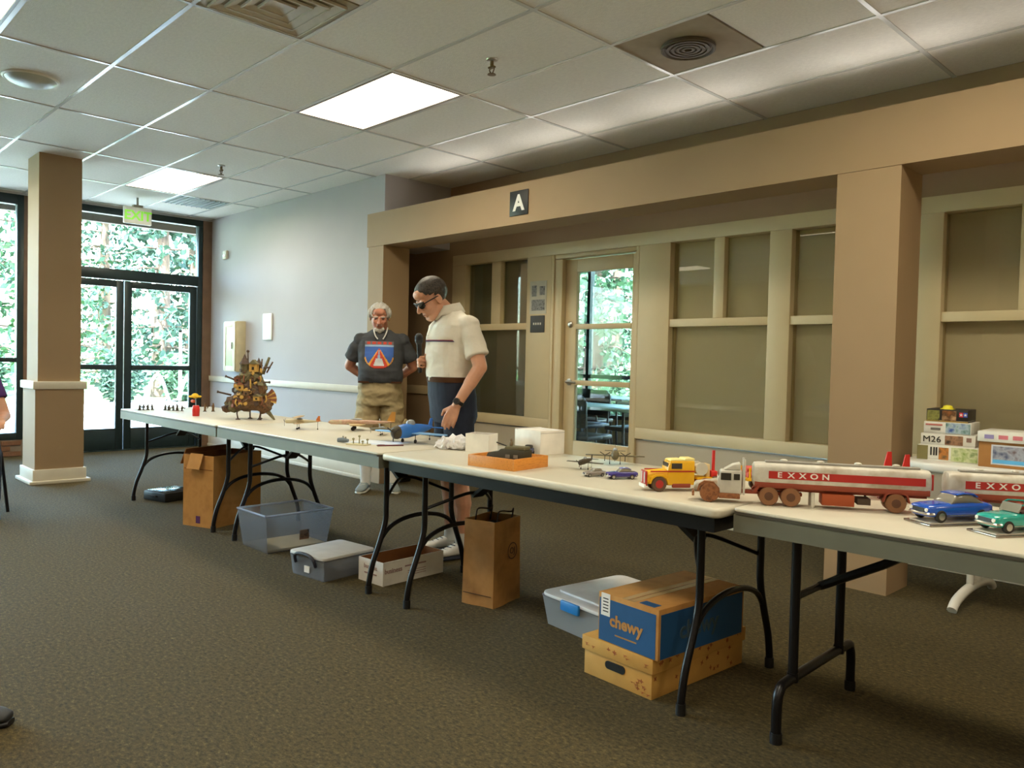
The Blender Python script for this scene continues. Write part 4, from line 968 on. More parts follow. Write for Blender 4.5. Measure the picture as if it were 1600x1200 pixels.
# red twin-finned model behind the tanker
p = Vector((-1.10, 2.90, TZ))
t = thing('model_jet', 'small red model with two upright fins behind the tanker', 'model plane', p, head((-.5, -.87)))
xloft(MB(), [(.10, .004, .05, .06), (.05, .014, .04, .07), (-.05, .018, .038, .072), (-.1, .012, .045, .068)], p=2).build('fuselage', m_('bright_red', (206, 44, 36), .45), t, smooth=True)
MB().prism([(.03, .0), (-.06, .11), (-.08, .11), (-.07, 0)], .05, .055, 'z').prism([(.03, 0), (-.06, -.11), (-.08, -.11), (-.07, 0)], .05, .055, 'z').build('wing', m_('bright_red', (206, 44, 36), .45), t)
for y in (-.045, .045): MB().prism([(-.045, .05), (-.075, .165), (-.092, .165), (-.098, .05)], y-.002, y+.002, 'y').build('tail_fin', m_('bright_red', (206, 44, 36), .45), t)
MB().cyl((.05, 0, 0), (.05, 0, .045), .004).cyl((-.05, .02, 0), (-.05, .02, .045), .004).cyl((-.05, -.02, 0), (-.05, -.02, .045), .004).build('landing_gear', M_black, t)
# ---------------- aeroplanes
def plane(label, p, hdv, L, span, m, wm=None, tailm=None, engines=0, prop=True, gear=True, zc=None, nose=None, biplane=False, fat=1.0):
    t = thing('model_plane', label, 'model plane', (p.x, p.y, TZ), head(hdv)); s = L
    zc = zc or .13*L; wm = wm or m; tailm = tailm or m
    F = fat*s
    xloft(MB(), [(.50*s, .02*F, zc-.02*F, zc+.02*F), (.46*s, .05*F, zc-.055*F, zc+.055*F), (.2*s, .062*F, zc-.06*F, zc+.07*F), (-.1*s, .05*F, zc-.045*F, zc+.06*F), (-.4*s, .025*F, zc-.01*F, zc+.04*F), (-.5*s, .008*F, zc+.01*F, zc+.03*F)], p=2.2).build('fuselage', m, t, smooth=True, ang=60)
    if fat > 1.2 and not engines: xloft(MB(), [(.505*s, .03*F, zc-.035*F, zc+.035*F), (.47*s, .052*F, zc-.057*F, zc+.057*F), (.43*s, .056*F, zc-.06*F, zc+.062*F)], p=2).build('cowling', nose or M_olived, t, smooth=True)
    h = span/2
    for sg in (1, -1):
        MB().prism([(.20*s, 0), (.14*s, sg*h), (.02*s, sg*h), (-.06*s, 0)], zc-.035*s, zc-.018*s, 'z').build('wing', wm, t, bevel=.001)
        if biplane: MB().prism([(.22*s, 0), (.18*s, sg*h), (.04*s, sg*h), (-.0*s, 0)], zc+.13*s, zc+.145*s, 'z').build('wing', wm, t, bevel=.001)
        MB().prism([(-.40*s, 0), (-.44*s, sg*h*.36), (-.50*s, sg*h*.36), (-.50*s, 0)], zc+.02*s, zc+.03*s, 'z').build('tailplane', tailm, t)
    MB().prism([(-.38*s, zc+.03*s), (-.45*s, zc+.17*s), (-.51*s, zc+.17*s), (-.50*s, zc+.02*s)], -.005*s, .005*s, 'y').build('tail_fin', tailm, t)
    MB().ell((.08*s, 0, zc+.07*F), (.09*s, .035*F, .035*F)).build('canopy', m_('model_canopy', (150, 156, 160), .1), t, smooth=True)
    if gear:
        for y in (-.12, .12):
            MB().cyl((.12*s, y*s, .03*s), (.12*s, y*s, zc-.02*s), .006*s, n=6).build('strut', M_black, t); wheel(t, .12*s, y*s, .03*s, .018*s, M_tyre, M_tyre)
        wheel(t, -.44*s, 0, .018*s, .01*s, M_tyre, M_tyre); MB().cyl((-.44*s, 0, .018*s), (-.44*s, 0, zc+.01*s), .005*s, n=6).build('strut', M_black, t)
    spots_ = [(.5*s, 0)] if not engines else [(.26*s, sg*h*.34) for sg in (1, -1)]
    for x, y in spots_:
        if engines: xloft(MB(), [(x, .03*s, zc-.035*s, zc+.03*s), (x-.22*s, .024*s, zc-.03*s, zc+.02*s)], p=2).build('engine', nose or m, t, smooth=True); 
        if prop:
            e = t.children[-1]
            for k in range(3):
                MB().box((x+.012*s, y+math.cos(k*2.09+.5)*.07*s, zc+math.sin(k*2.09+.5)*.07*s), (.006*s, .13*s, .018*s), Rx(k*2.09+.5)).build('propeller_blade', m_('prop_dark', (50, 40, 34), .5), t)
    # turn engines off-centre
    return t
M_olive = m_('model_olive', (96, 88, 62), .6); M_olived = m_('model_dark_olive', (70, 62, 46), .6)
tw = PZ(958, 727, TZ); pr = PZ(926, 734, TZ)
plane('olive twin engined model plane behind the purple race car', Vector((tw.x-.03, tw.y+.05, 0)), (.62, -.78), .20, .27, M_olive, engines=2, nose=M_olived, zc=.045, fat=1.5)
plane('brown single propeller model plane facing the tray', Vector((pr.x-.03, pr.y-.01, 0)), (.3, -.95), .14, .17, M_olived, zc=.035, fat=1.4)
bl = PZ(628, 694, TZ)
plane('big blue model fighter with a dark red wing leading edge', Vector((-3.52, 2.66, 0)), (.30, -.95), .36, .46, m_('plane_blue', (50, 118, 206), .4), wm=m_('plane_paleblue', (120, 170, 220), .4), zc=.065, nose=M_olived, fat=1.7)
t = thing('model_wing', 'loose dark red model wing lying by the blue plane', 'model part', PZ(604, 697, TZ)+Vector((0, 0, 0)), head((.4, .9)))
MB().prism([(-.05, -.012), (.09, -.006), (.09, .006), (-.05, .016)], .0, .006, 'z').build('wing', m_('dark_red', (96, 36, 40), .5), t, bevel=.001)
MB().prism([(-.045, .004), (-.01, .004), (-.01, .012), (-.045, .012)], .006, .0075, 'z').build('flap', m_('dark_red2', (120, 50, 50), .5), t)
wp_ = PZ(467, 672, TZ)
plane('white model biplane with orange nose and tail', Vector((wp_.x-.03, wp_.y+.04, 0)), (-.66, -.75), .22, .22, m_('plane_white', (196, 184, 150), .5), wm=m_('plane_tan', (176, 150, 110), .5), tailm=m_('plane_orange', (210, 120, 50), .5), zc=.05, biplane=True)
pk = PZ(575, 668, TZ)
plane('long pink and tan model jet on the far table edge', Vector((-4.28, 2.82, 0)), (-.62, -.78), .42, .24, ramp_mat('plane_pink', [(206, 176, 150), (190, 150, 130), (200, 186, 150)], 25, .5), wm=m_('plane_tan2', (190, 166, 120), .5), tailm=m_('plane_gold', (206, 150, 70), .4), prop=False, zc=.05, fat=.62)
p_ = PZ(601, 680, TZ)
plane('dark grey camouflaged model plane beside the blue one', Vector((p_.x, p_.y, 0)), (-.75, -.66), .17, .18, m_('plane_camo', (110, 104, 84), .6), wm=m_('plane_camo2', (132, 122, 96), .6), zc=.035)
# tiny diorama pieces at the table edge
t = thing('model_engine', 'tiny grey blue model engine at the table edge', 'model part', PZ(536, 692, TZ), .6)
xloft(MB(), [(.03, .01, .006, .022), (.0, .014, .002, .03), (-.03, .012, .003, .026)], p=2).build('block', m_('engine_bluegrey', (110, 122, 132), .5), t, smooth=True)
MB().cyl((0, 0, .02), (0, 0, .038), .004).cyl((.015, 0, .018), (.015, 0, .034), .004).build('pipe', M_chrome, t)
t = thing('model_diorama', 'tiny cream diorama with parts beside the grey engine', 'model part', PZ(560, 695, TZ), .5)
MB().prism(round_rect(-.06, .06, -.035, .035, .01), 0, .006, 'z').build('base', m_('diorama_cream', (206, 198, 160), .7), t)
for k, (x, y, h_) in enumerate([(-.03, 0, .03), (0, .01, .045), (.03, -.01, .02), (.045, .015, .028)]): MB().cyl((x, y, .006), (x, y, h_), .004, .002).ell((x, y, h_), (.007, .007, .006)).build('figure', m_('diorama_fig', (150, 146, 110), .7), t)
# plane-side paper
t = thing('paper_sheet', 'pale sheet of paper under the blue model plane', 'paper', (-3.60, 2.47, TZ), .4)
o = MB().span((-.15, -.1, 0), (.15, .1, .0012)).build('sheet', m_('pale_paper', (214, 220, 226), .6), t)
MB().span((-.12, -.07, .0012), (.12, -.06, .0016)).build('printed_line', m_('paper_blue', (120, 160, 210), .6), t)
# ---------------- crumpled tissue and white boxes
rnd = random.Random(11)
def crumple(t, c, r, seed, m):
    bm = bmesh.new(); bmesh.ops.create_icosphere(bm, subdivisions=3, radius=1)
    for v in bm.verts:
        q = v.co.copy(); n1 = noise.noise(q*2.3+Vector((seed, 0, 0))); n2 = abs(noise.noise(q*5+Vector((0, seed, 0))))
        q *= (.75+.45*n1+.35*n2); v.co = Vector((q.x*r[0], q.y*r[1], max(q.z*r[2], -r[2]*.55)))+Vector(c)
    me = bpy.data.meshes.new('tissue'); bm.to_mesh(me); bm.free(); me.materials.append(m); return link('crumple', me, t)
t = thing('tissue_pile', 'crumpled white tissue paper beside the small white box', 'tissue paper', PZ(700, 703, TZ)+Vector((-.045, .02, 0)), 0)
M_tis = m_('tissue_white', (226, 224, 226), .7)
for k, (x, y, r) in enumerate([(0, 0, .05), (.06, .03, .055), (-.05, .01, .035), (.05, .08, .05), (.02, .05, .06)]): crumple(t, (x, y, r*.5), (r, r, r*.85), k*3.1, M_tis)
t, lx, ly = boxthing('white_box', 'small open white carton beside the crumpled tissue', 'box', (726, 704), (763, 708), (774, 703), TZ, la=.13, lb=.11)
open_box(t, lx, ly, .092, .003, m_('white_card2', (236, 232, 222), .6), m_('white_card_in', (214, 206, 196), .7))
t, lx, ly = boxthing('white_box', 'closed white carton standing behind the orange tray', 'box', (813, 705), (844, 712), (883, 706), TZ, la=.19, lb=.17)
MB().span((0, 0, 0), (lx, ly, .12)).build('body', m_('white_card2', (236, 232, 222), .6), t, bevel=.002)
MB().span((-.001, ly-.02, .118), (lx, ly-.0, .122)).build('lid_edge', m_('white_card_in', (214, 206, 196), .7), t)
MB().span((0, -.0015, .108), (lx, 0, .1095)).build('lid_seam', m_('seam_grey', (160, 156, 148), .7), t)
# ---------------- orange tray with the dark military model
t, lx, ly = boxthing('wooden_tray', 'shallow orange wooden tray under the dark military model', 'tray', (732, 727), (803, 737), (855, 729), TZ)
M_orange = ramp_mat('orange_wood', [(206, 130, 48), (222, 148, 62), (196, 120, 44)], scale=20, rough=.5, vec=(1, 6, 6))
MB().span((.006, .006, 0), (lx-.006, ly-.006, .006)).build('base', M_orange, t)
for a, b in (((0, 0, 0), (lx, .008, .05)), ((0, ly-.008, 0), (lx, ly, .05)), ((0, .008, 0), (.008, ly-.008, .05)), ((lx-.008, .008, 0), (lx, ly-.008, .05))): MB().span(a, b).build('side', M_orange, t, bevel=.001)
cen = t.matrix_basis@Vector((lx*.5, ly*.5, 0))
t2 = thing('model_halftrack', 'dark olive military model vehicle standing in the orange tray', 'model vehicle', (cen.x, cen.y, TZ+.006), head((-.95, -.3)))
M_mil = m_('military_olive', (62, 60, 44), .7); M_mild = m_('military_dark', (44, 40, 34), .7)
MB().prism([(-.10, .025), (-.10, .07), (.02, .072), (.035, .06), (.085, .052), (.095, .03), (.09, .02)], -.035, .035, 'y').build('hull', M_mil, t2, bevel=.003)
MB().prism([(-.095, .07), (-.095, .085), (.0, .085), (.008, .07)], -.03, .03, 'y').build('cargo_cover', m_('canvas_tan', (104, 98, 70), .8), t2, bevel=.004)
for y in (-1, 1):
    MB().prism([(-.105, .02), (-.09, .004), (.0, .004), (.012, .02), (.0, .034), (-.09, .034)], .026*y, .042*y, 'y').build('track', M_mild, t2, bevel=.002)
    wheel(t2, .068, y*.034, .02, .014, M_mild, M_mil)
MB().cyl((.0, 0, .08), (.06, .0, .095), .003).build('gun', M_mild, t2); MB().ell((-.02, .012, .095), (.008, .008, .014)).ell((-.02, .012, .112), (.006, .006, .007)).build('crew_figure', m_('figure_tan', (120, 104, 76), .7), t2)
for x in (-.07, -.03): MB().span((x, .0415, .036), (x+.02, .046, .05)).build('stowage', m_('stow_grey', (120, 116, 104), .7), t2)
q = PZ(822, 712, TZ)
t = thing('model_jeep', 'small dark blue model car between tray and white carton', 'model car', (q.x-.005, q.y+.02, TZ), head((.6, -.8)))
xloft(MB(), [(.05, .02, .012, .03), (.02, .024, .01, .036), (-.05, .024, .012, .036)], p=4).build('body', m_('jeep_blue', (62, 62, 110), .4), t, smooth=True)
xloft(MB(), [(.01, .018, .034, .038), (-.005, .018, .034, .052), (-.035, .018, .034, .05), (-.045, .018, .034, .038)], p=4).build('cabin', M_mild, t, smooth=True)
for x in (.03, -.03):
    for y in (-1, 1): wheel(t, x, y*.022, .01, .008, M_tyre, M_chrome)
# ---------------- kit boxes on the white table
def kitbox(label, pa, pb, pz, h, dep, fm, prints, z0):
    a = PY(pa, 700, 4.40); b = PY(pb, 700, 4.40)
    t = thing('kit_box', label, 'model kit box', (a.x, 4.40+pz, z0), .10)
    L = b.x-a.x
    MB().span((0, 0, 0), (L, dep, h)).build('box_body', fm, t, bevel=.002)
    MB().span((-.001, -.001, h*.12), (L+.001, dep+.001, h*.14)).build('lid_edge', m_('seam_grey', (160, 156, 148), .7), t)
    for nm, (u0, v0, u1, v1), m in prints: MB().span((u0*L, -.0022, v0*h), (u1*L, -.0005, v1*h)).build(nm, m, t)
    return t, L, h
PW = m_('box_white', (222, 220, 210), .5); PK = m_('box_black', (34, 30, 26), .5); PO = m_('box_olive', (126, 118, 72), .6)
z = TZ
pic = [ramp_mat('kit_pic_%d' % i, c, 25, .5) for i, c in enumerate([[(70, 50, 30), (190, 120, 50), (110, 84, 50)], [(120, 150, 60), (200, 206, 160), (90, 120, 60)], [(90, 60, 44), (160, 120, 90), (60, 44, 36)], [(60, 110, 90), (170, 190, 200), (60, 90, 160)], [(90, 84, 40), (140, 140, 70), (60, 56, 30)], [(150, 90, 40), (90, 60, 30), (190, 150, 110)]])]
t, L, h = kitbox('bottom kit box of the stack, olive and white with pictures', 1431, 1526, .02, .078, .22, PW, [('picture', (0, .05, .18, .98), PO), ('picture', (.36, .1, .52, .9), pic[0]), ('picture', (.56, .05, .98, .95), pic[1])], z)
for k, x in enumerate((.22, .27, .31)): MB().span((x*L, -.003, h*.35), ((x+.025)*L, -.0005, h*.9)).build('lettering', PK, t)
z += .078
t, L, h = kitbox('second kit box from the table, white with M26 lettering', 1435, 1519, .03, .062, .2, PW, [('picture', (.45, .12, .78, .9), pic[2])], z)
place_text('lettering', 'M26', .045, PK, t, (.21*L, -.0022, h*.5), (1, 0, 0), (0, 0, 1), bold=.0, sx=1.1); MB().span((.84*L, -.0022, h*.45), (.93*L, -.0005, h*.8)).build('print_mark', m_('kit_grey', (140, 110, 100), .6), t)
z += .062
t, L, h = kitbox('third kit box of the stack, white with red lines and blue picture', 1439, 1512, .03, .062, .22, PW, [('picture', (.47, .08, .98, .95), pic[3]), ('red_line', (.04, .68, .4, .82), m_('kit_red', (190, 110, 100), .6)), ('lettering', (.15, .3, .36, .5), m_('kit_grey2', (110, 104, 100), .6))], z)
z += .062
t, L, h = kitbox('black top kit box with red and blue star squares', 1442, 1506, .035, .066, .2, PK, [('picture', (.02, .12, .32, .9), pic[4]), ('picture', (.38, .1, .72, .9), pic[5])], z)
for x, m in ((.79, m_('star_red', (206, 50, 60), .5)), (.89, m_('star_blue', (60, 90, 190), .5))):
    sq = MB().span((x*L, -.0025, h*.45), ((x+.09)*L, -.0005, h*.8)).build('emblem', m, t)
    st = []
    for k in range(10):
        r_ = .0085 if k % 2 == 0 else .0036; st.append((x*L+.045*L+r_*math.sin(k*PI/5), h*.625+r_*math.cos(k*PI/5)))
    MB().prism(st, -.0032, -.0024, 'y').build('star', PW, sq)
MB().span((.0, -.0022, h*.02), (L, -.0005, h*.1)).build('edge_line', m_('kit_gold', (170, 140, 70), .5), t)
z += .066
t = thing('toy_block', 'small yellow domed piece on top of the kit box stack', 'model part', (PY(1480, 640, 4.46).x, 4.47, z), 0)
MB().lathe([(.026, 0), (.026, .006), (.02, .018), (.008, .022)], n=16).build('dome', m_('toy_yellow', (226, 214, 40), .4), t, smooth=True); MB().span((-.03, -.02, 0), (.03, .02, .004)).build('base', m_('toy_yellow', (226, 214, 40), .4), t)
a = PY(1530, 700, 4.38)
t = thing('cardboard_box', 'brown carton with a car picture beside the kit box stack', 'box', (a.x, 4.37, TZ), .06)
MB().span((0, 0, 0), (.34, .28, .125)).build('body', ramp_mat('brown_carton', [(150, 102, 50), (166, 116, 58)], 10, .8), t, bevel=.003)
MB().span((.055, -.0015, .015), (.24, 0, .112)).build('picture_frame', m_('pic_white', (206, 210, 214), .5), t); MB().span((.062, -.003, .022), (.233, -.0015, .105)).build('picture', ramp_mat('car_picture', [(70, 80, 110), (160, 164, 176), (96, 70, 66)], 22, .5), t)
MB().span((.062, -.0038, .022), (.233, -.003, .04)).build('picture_base', m_('pic_blue', (90, 170, 220), .5), t)
t = thing('kit_box', 'flat white kit box lying on the brown carton', 'model kit box', (a.x-.004, 4.36, TZ+.125), .06)
MB().span((0, 0, 0), (.36, .27, .05)).build('box_body', PW, t, bevel=.002)
for k, c in enumerate([(150, 140, 190), (210, 120, 130), (210, 120, 130), (220, 140, 140), (120, 130, 200)]): MB().span((.03+.06*k, -.0015, .015), (.07+.06*k, 0, .035)).build('lettering', m_('kitcol_%d' % k, c, .6), t)
# ---------------- ramshackle brown castle model
cc = (PZ(350, 655, TZ)+PZ(432, 655, TZ))/2
ca = thing('castle_model', 'tall ramshackle brown castle model with pipes, turrets and thin legs', 'model', (cc.x, cc.y, TZ), head((.69, .72)))
MC = [ramp_mat('castle_%d' % i, c, 30, .75) for i, c in enumerate([[(84, 62, 42), (120, 88, 58), (70, 52, 38)], [(130, 76, 56), (150, 96, 70), (110, 66, 48)], [(96, 90, 64), (120, 112, 80), (76, 70, 52)], [(190, 148, 72), (210, 170, 90), (170, 126, 60)], [(70, 56, 50), (92, 74, 64), (56, 46, 42)]])]
# local x runs to the picture's right, y away
rnd = random.Random(5)
def rough(name, c, r, m, seed, sub=3, amp=.25):
    bm = bmesh.new(); bmesh.ops.create_icosphere(bm, subdivisions=sub, radius=1)
    for v in bm.verts:
        q = v.co.copy(); k = 1+amp*noise.noise(q*2.5+Vector((seed, seed, 0)))+amp*.5*noise.cell(q*4+Vector((seed, 0, 0))); v.co = Vector((q.x*r[0]*k+c[0], q.y*r[1]*k+c[1], q.z*r[2]*k+c[2]))
    me = bpy.data.meshes.new(name); bm.to_mesh(me); bm.free(); me.materials.append(m); return link(name, me, ca)
rough('hull', (-.01, 0, .135), (.15, .10, .075), MC[0], 1); rough('hull', (.0, 0, .22), (.115, .085, .075), MC[4], 2); rough('hull', (-.005, 0, .30), (.085, .07, .06), MC[2], 3)
rough('lower_prow', (-.11, -.02, .095), (.065, .05, .045), MC[2], 4); rough('boiler', (.10, -.02, .11), (.06, .055, .06), MC[0], 6)
rough('prow', (-.165, -.02, .075), (.035, .03, .028), MC[0], 8)
def house(x, y, z, w, d_, h, m, rm, rz=0):
    R = Rz(rz); b = MB().box((x, y, z+h/2), (w, d_, h), R).build('house', m, ca)
    hw = w/2+.006; vs = [Vector((-hw, -d_/2-.006, 0)), Vector((hw, -d_/2-.006, 0)), Vector((0, -d_/2-.006, h*.6)), Vector((-hw, d_/2+.006, 0)), Vector((hw, d_/2+.006, 0)), Vector((0, d_/2+.006, h*.6))]
    MB().add([R@v+Vector((x, y, z+h)) for v in vs], [(0, 1, 2), (3, 5, 4), (0, 3, 4, 1), (1, 4, 5, 2), (2, 5, 3, 0)]).build('roof', rm, b)
    MB().box(Vector((x, y, z+h*.45))+R@Vector((0, -d_/2-.001, 0)), (w*.3, .003, h*.4), R).build('house_window', M_win, b)
house(.03, -.03, .345, .055, .05, .055, MC[3], MC[2]); house(-.055, -.07, .215, .05, .04, .035, MC[3], MC[1], .2); house(.075, -.08, .14, .05, .04, .03, MC[3], MC[2], -.2)
house(-.07, -.08, .115, .06, .04, .03, MC[1], MC[4], .1); house(-.085, -.04, .27, .045, .045, .03, MC[1], MC[0], .3); house(.0, -.09, .175, .04, .04, .035, MC[0], MC[3], 0)
def turret(x, y, z, r, h, m, rm):
    b = MB().lathe([(r, 0), (r*1.05, h*.2), (r*.9, h*.8), (r*1.1, h)], (x, y, z), 12).build('turret', m, ca, smooth=True)
    MB().lathe([(r*1.2, 0), (r*.5, r*1.2), (.0015, r*2.2)], (x, y, z+h), 12).build('roof', rm, b, smooth=True)
turret(-.045, -.01, .33, .032, .07, MC[2], MC[4]); turret(.045, .03, .33, .026, .06, MC[4], MC[4]); turret(.09, -.04, .19, .03, .06, MC[0], MC[2]); turret(-.1, .02, .19, .028, .06, MC[4], MC[1])
MB().cyl((-.018, -.01, .36), (-.022, -.01, .485), .006, .004, n=8).ell((-.022, -.01, .492), (.011, .011, .011)).build('mast', MC[4], ca, smooth=True)
MB().tube([(-.065, -.01, .435), (-.02, -.01, .437)], .003, 6).build('yard', MC[4], ca)
for x, z, l, a in ((.085, .33, .13, .35), (.068, .34, .10, .1), (.112, .34, .09, .5)): MB().cyl((x, 0, z), (x+math.sin(a)*l, 0, z+math.cos(a)*l), .012 if l > .12 else .006, .009 if l > .12 else .005, n=10).build('chimney', MC[2] if l > .12 else MC[0], ca, smooth=True)
for x, y, z, dx, dz, l in ((-.12, -.06, .175, -1, .25, .10), (-.1, -.05, .285, -1, .4, .07), (.08, -.05, .27, 1, .05, .08), (-.13, -.05, .10, -1, -.3, .06), (.1, -.03, .375, 1, .1, .05)):
    d_ = Vector((dx, -.25, dz)).normalized(); p0 = Vector((x, y, z)); MB().tube([p0, p0+d_*l*.9, p0+d_*l*.9, p0+d_*l], [.007, .006, .009, .009], 8).build('cannon', MC[4], ca, smooth=True)
for k in range(9):
    a = -.25+k*.13; d_ = Vector((math.cos(a), -.15, math.sin(a))); p0 = Vector((.10, -.03, .15)); s_ = Vector((-math.sin(a), 0, math.cos(a)))
    MB().add([p0-s_*.004, p0+s_*.004, p0+d_*.10+s_*.009, p0+d_*.10-s_*.007, p0+Vector((0, .004, 0))-s_*.004, p0+Vector((0, .004, 0))+s_*.004, p0+d_*.10+s_*.009+Vector((0, .004, 0)), p0+d_*.10-s_*.007+Vector((0, .004, 0))], [(0, 1, 2, 3), (4, 7, 6, 5), (0, 4, 5, 1), (1, 5, 6, 2), (2, 6, 7, 3), (3, 7, 4, 0)]).build('fan_slat', MC[1] if k % 3 else MC[3], ca)
MB().add([(.12, -.03, .09), (.17, -.04, .02), (.18, -.04, .0), (.12, -.03, .05), (.12, .01, .09), (.17, .0, .02), (.18, .0, .0), (.12, .01, .05)], [(0, 1, 2, 3), (4, 7, 6, 5), (0, 4, 5, 1), (1, 5, 6, 2), (2, 6, 7, 3), (3, 7, 4, 0)]).build('tail_ramp', MC[2], ca)
for x, y in ((-.07, -.06), (-.02, .05), (.08, -.05), (.05, .06)):
    l_ = MB().tube([(x, y, .09), (x*1.1, y*1.1, .045), (x, y*1.05, .008)], .005, 6).build('leg', MC[4], ca); MB().lathe([(.018, 0), (.016, .005), (.004, .01)], (x, y*1.05, 0), 10).build('foot', MC[4], l_, smooth=True)
for k in range(46):
    th = rnd.uniform(-2.8, -.3); z = rnd.uniform(.09, .36); rr = .165*(1-(z-.09)/.55); x = math.cos(th)*rr*.95; y = math.sin(th)*rr*.66
    mb = MB(); R = Rz(th+PI/2)@Rx(rnd.uniform(-.4, .4))@Ry(rnd.uniform(-.6, .6)); mb.box((x, y, z), (rnd.uniform(.018, .045), .008, rnd.uniform(.012, .035)), R)
    mb.build('plate', rnd.choice(MC), ca, bevel=.0015, seg=1)
for k in range(10):
    th = rnd.uniform(-2.6, -.5); z = rnd.uniform(.1, .3); rr = .17*(1-(z-.09)/.55); x = math.cos(th)*rr; y = math.sin(th)*rr*.66
    MB().tube(spline([(x, y, z), (x*1.12, y*1.15, z+.02), (x*1.05, y*1.1, z+.05)], 3), .005, 6).build('pipe', rnd.choice(MC), ca, smooth=True)
for k in range(5): MB().lathe([(.014, 0), (.014, .006), (.006, .009)], (rnd.uniform(-.09, .08), -.095, rnd.uniform(.1, .25)), 12, Rx(PI/2)).build('porthole', MC[3], ca, smooth=True)
# ---------------- tiny figurines, vase
M_fig = m_('figurine_dark', (70, 66, 56), .7); M_figb = m_('figurine_brown', (110, 80, 44), .7)
def figurine(px, py, h, m, label, group, rz):
    p = PZ(px, py, TZ); t = thing('figurine', label, 'figurine', p, rz, group)
    MB().lathe([(.016, 0), (.015, .004)], n=12).build('base', M_fig, t)
    MB().cap((0, -.005, .006), (.002, -.002, h*.45), .005).cap((0, .006, .006), (.002, .003, h*.45), .005).cap((.002, 0, h*.45), (.002, 0, h*.75), .009, .008).cap((.004, .01, h*.7), (.02, .012, h*.5), .004).ell((.003, 0, h*.92), (.006, .006, .007)).build('body', m, t, smooth=True)
    MB().box((.022, .012, h*.55), (.003, .003, h*.5), Ry(.5)).build('weapon', M_fig, t)
for k, px in enumerate((218, 224, 231, 238)): figurine(px, 641-.2*k, .045, M_fig, 'tiny dark figurine at the corner of the castle table', 'figurines on the table corner', k*1.3)
for k, px in enumerate((258, 264, 271, 277, 284)): figurine(px, 641+.3*k, .045+.01*(k == 3), M_fig, 'tiny dark figurine between the corner group and the vase', 'figurines before the vase', k*1.7+.4)
for k, px in enumerate((320, 333)): figurine(px, 643, .068, M_figb, 'small brown figurine between the red vase and the castle', 'figurines beside the castle', k*2+.5)
t = thing('potted_sprig', 'tiny dark plant sprig among the figurines', 'plant', PZ(280, 637, TZ), 0)
MB().cyl((0, 0, 0), (0, 0, .05), .003).build('stem', m_('sprig_stem', (60, 70, 40), .8), t)
for k in range(5): MB().ell((math.cos(k*1.26)*.022, math.sin(k*1.26)*.022, .056), (.02, .008, .006), Rz(k*1.26)).build('leaf', m_('sprig_leaf', (70, 96, 44), .7), t, smooth=True)
t = thing('flower_vase', 'small red vase holding a yellow flower', 'vase', PZ(306, 650, TZ), 0)
MB().lathe([(.024, 0), (.026, .01), (.028, .05), (.024, .075), (.02, .08)], n=18).build('vase', m_('vase_red', (206, 46, 40), .3), t, smooth=True)
MB().cyl((0, 0, .07), (-.01, 0, .13), .004).build('stem', m_('stem_pale', (150, 180, 200), .6), t)
fl = MB().ell((-.018, 0, .15), (.026, .026, .02)).build('flower_head', m_('flower_yellow', (232, 190, 30), .6), t, smooth=True)
for k in range(9): MB().ell((-.018+math.cos(k*.7)*.03, math.sin(k*.7)*.03, .145), (.018, .01, .008), Rz(k*.7)).build('petal', m_('flower_yellow', (232, 190, 30), .6), fl, smooth=True)
for k in range(3): MB().ell((-.035+.012*k, -.012, .11), (.014, .012, .012)).build('bud', m_('bud_orange', (206, 84, 40), .6), t, smooth=True)
# ================================================================== people
def remesh(mb, name, m, parent, voxel=.006, it=4, fac=.5, disp=0.0, dscale=8.0, label=None, keep=None):
    """one continuous surface grown over overlapping shapes"""
    me = mb.mesh(name); ob = bpy.data.objects.new('tmp', me); COL.objects.link(ob)
    r = ob.modifiers.new('r', 'REMESH'); r.mode = 'VOXEL'; r.voxel_size = voxel; r.adaptivity = 0
    s = ob.modifiers.new('s', 'SMOOTH'); s.iterations = it; s.factor = fac
    dg = bpy.context.evaluated_depsgraph_get(); dg.update()
    out = bpy.data.meshes.new_from_object(ob.evaluated_get(dg)); bpy.data.objects.remove(ob); bpy.data.meshes.remove(me)
    if disp:
        nr = [v.normal.copy() for v in out.vertices]
        for v, w in zip(out.vertices, nr):
            q = v.co*dscale
            k = noise.noise(Vector((q.x, q.y, q.z*1.5)))+.6*(.35-abs(noise.noise(Vector((q.x*1.5+9, q.y*1.5, q.z*2.4)))))
            v.co += w*disp*k
    out.materials.clear(); out.materials.append(m)
    out.polygons.foreach_set('use_smooth', [True]*len(out.polygons))
    out.name = name
    return link(name, out, parent, label)
def head_shapes(mb, C, R, w=1.0, jaw=1.0):
    def P(x, y, z): return C+R@Vector((x*w, y, z))
    E = lambda c, r: mb.ell(P(*c), r, R, 16, 10)
    E((0, -.015, .032), (.075*w, .095, .086)); E((0, .03, -.035), (.060*w*jaw, .066, .085))
    mb.cap(P(-.02, .066, -.098), P(.02, .066, -.098), .023); 
    for s in (-1, 1):
        mb.cap(P(s*.044, .0, -.06), P(s*.018, .066, -.098), .024, .022)
        E((s*.034, .066, -.028), (.024, .024, .026)); E((s*.030, .078, .018), (.024, .012, .009))
        E((s*.078/w*w, -.008, -.012), (.010, .022, .032)); mb.cap(P(s*.011, .102, -.036), P(s*.012, .094, -.038), .008)
    mb.cap(P(0, .088, .008), P(0, .117, -.031), .0095, .0125)
    mb.cap(P(-.018, .088, -.060), P(.018, .088, -.060), .0075); mb.cap(P(-.015, .087, -.071), P(.015, .087, -.071), .0085)
    E((0, .06, .055), (.052, .035, .035))
    return P
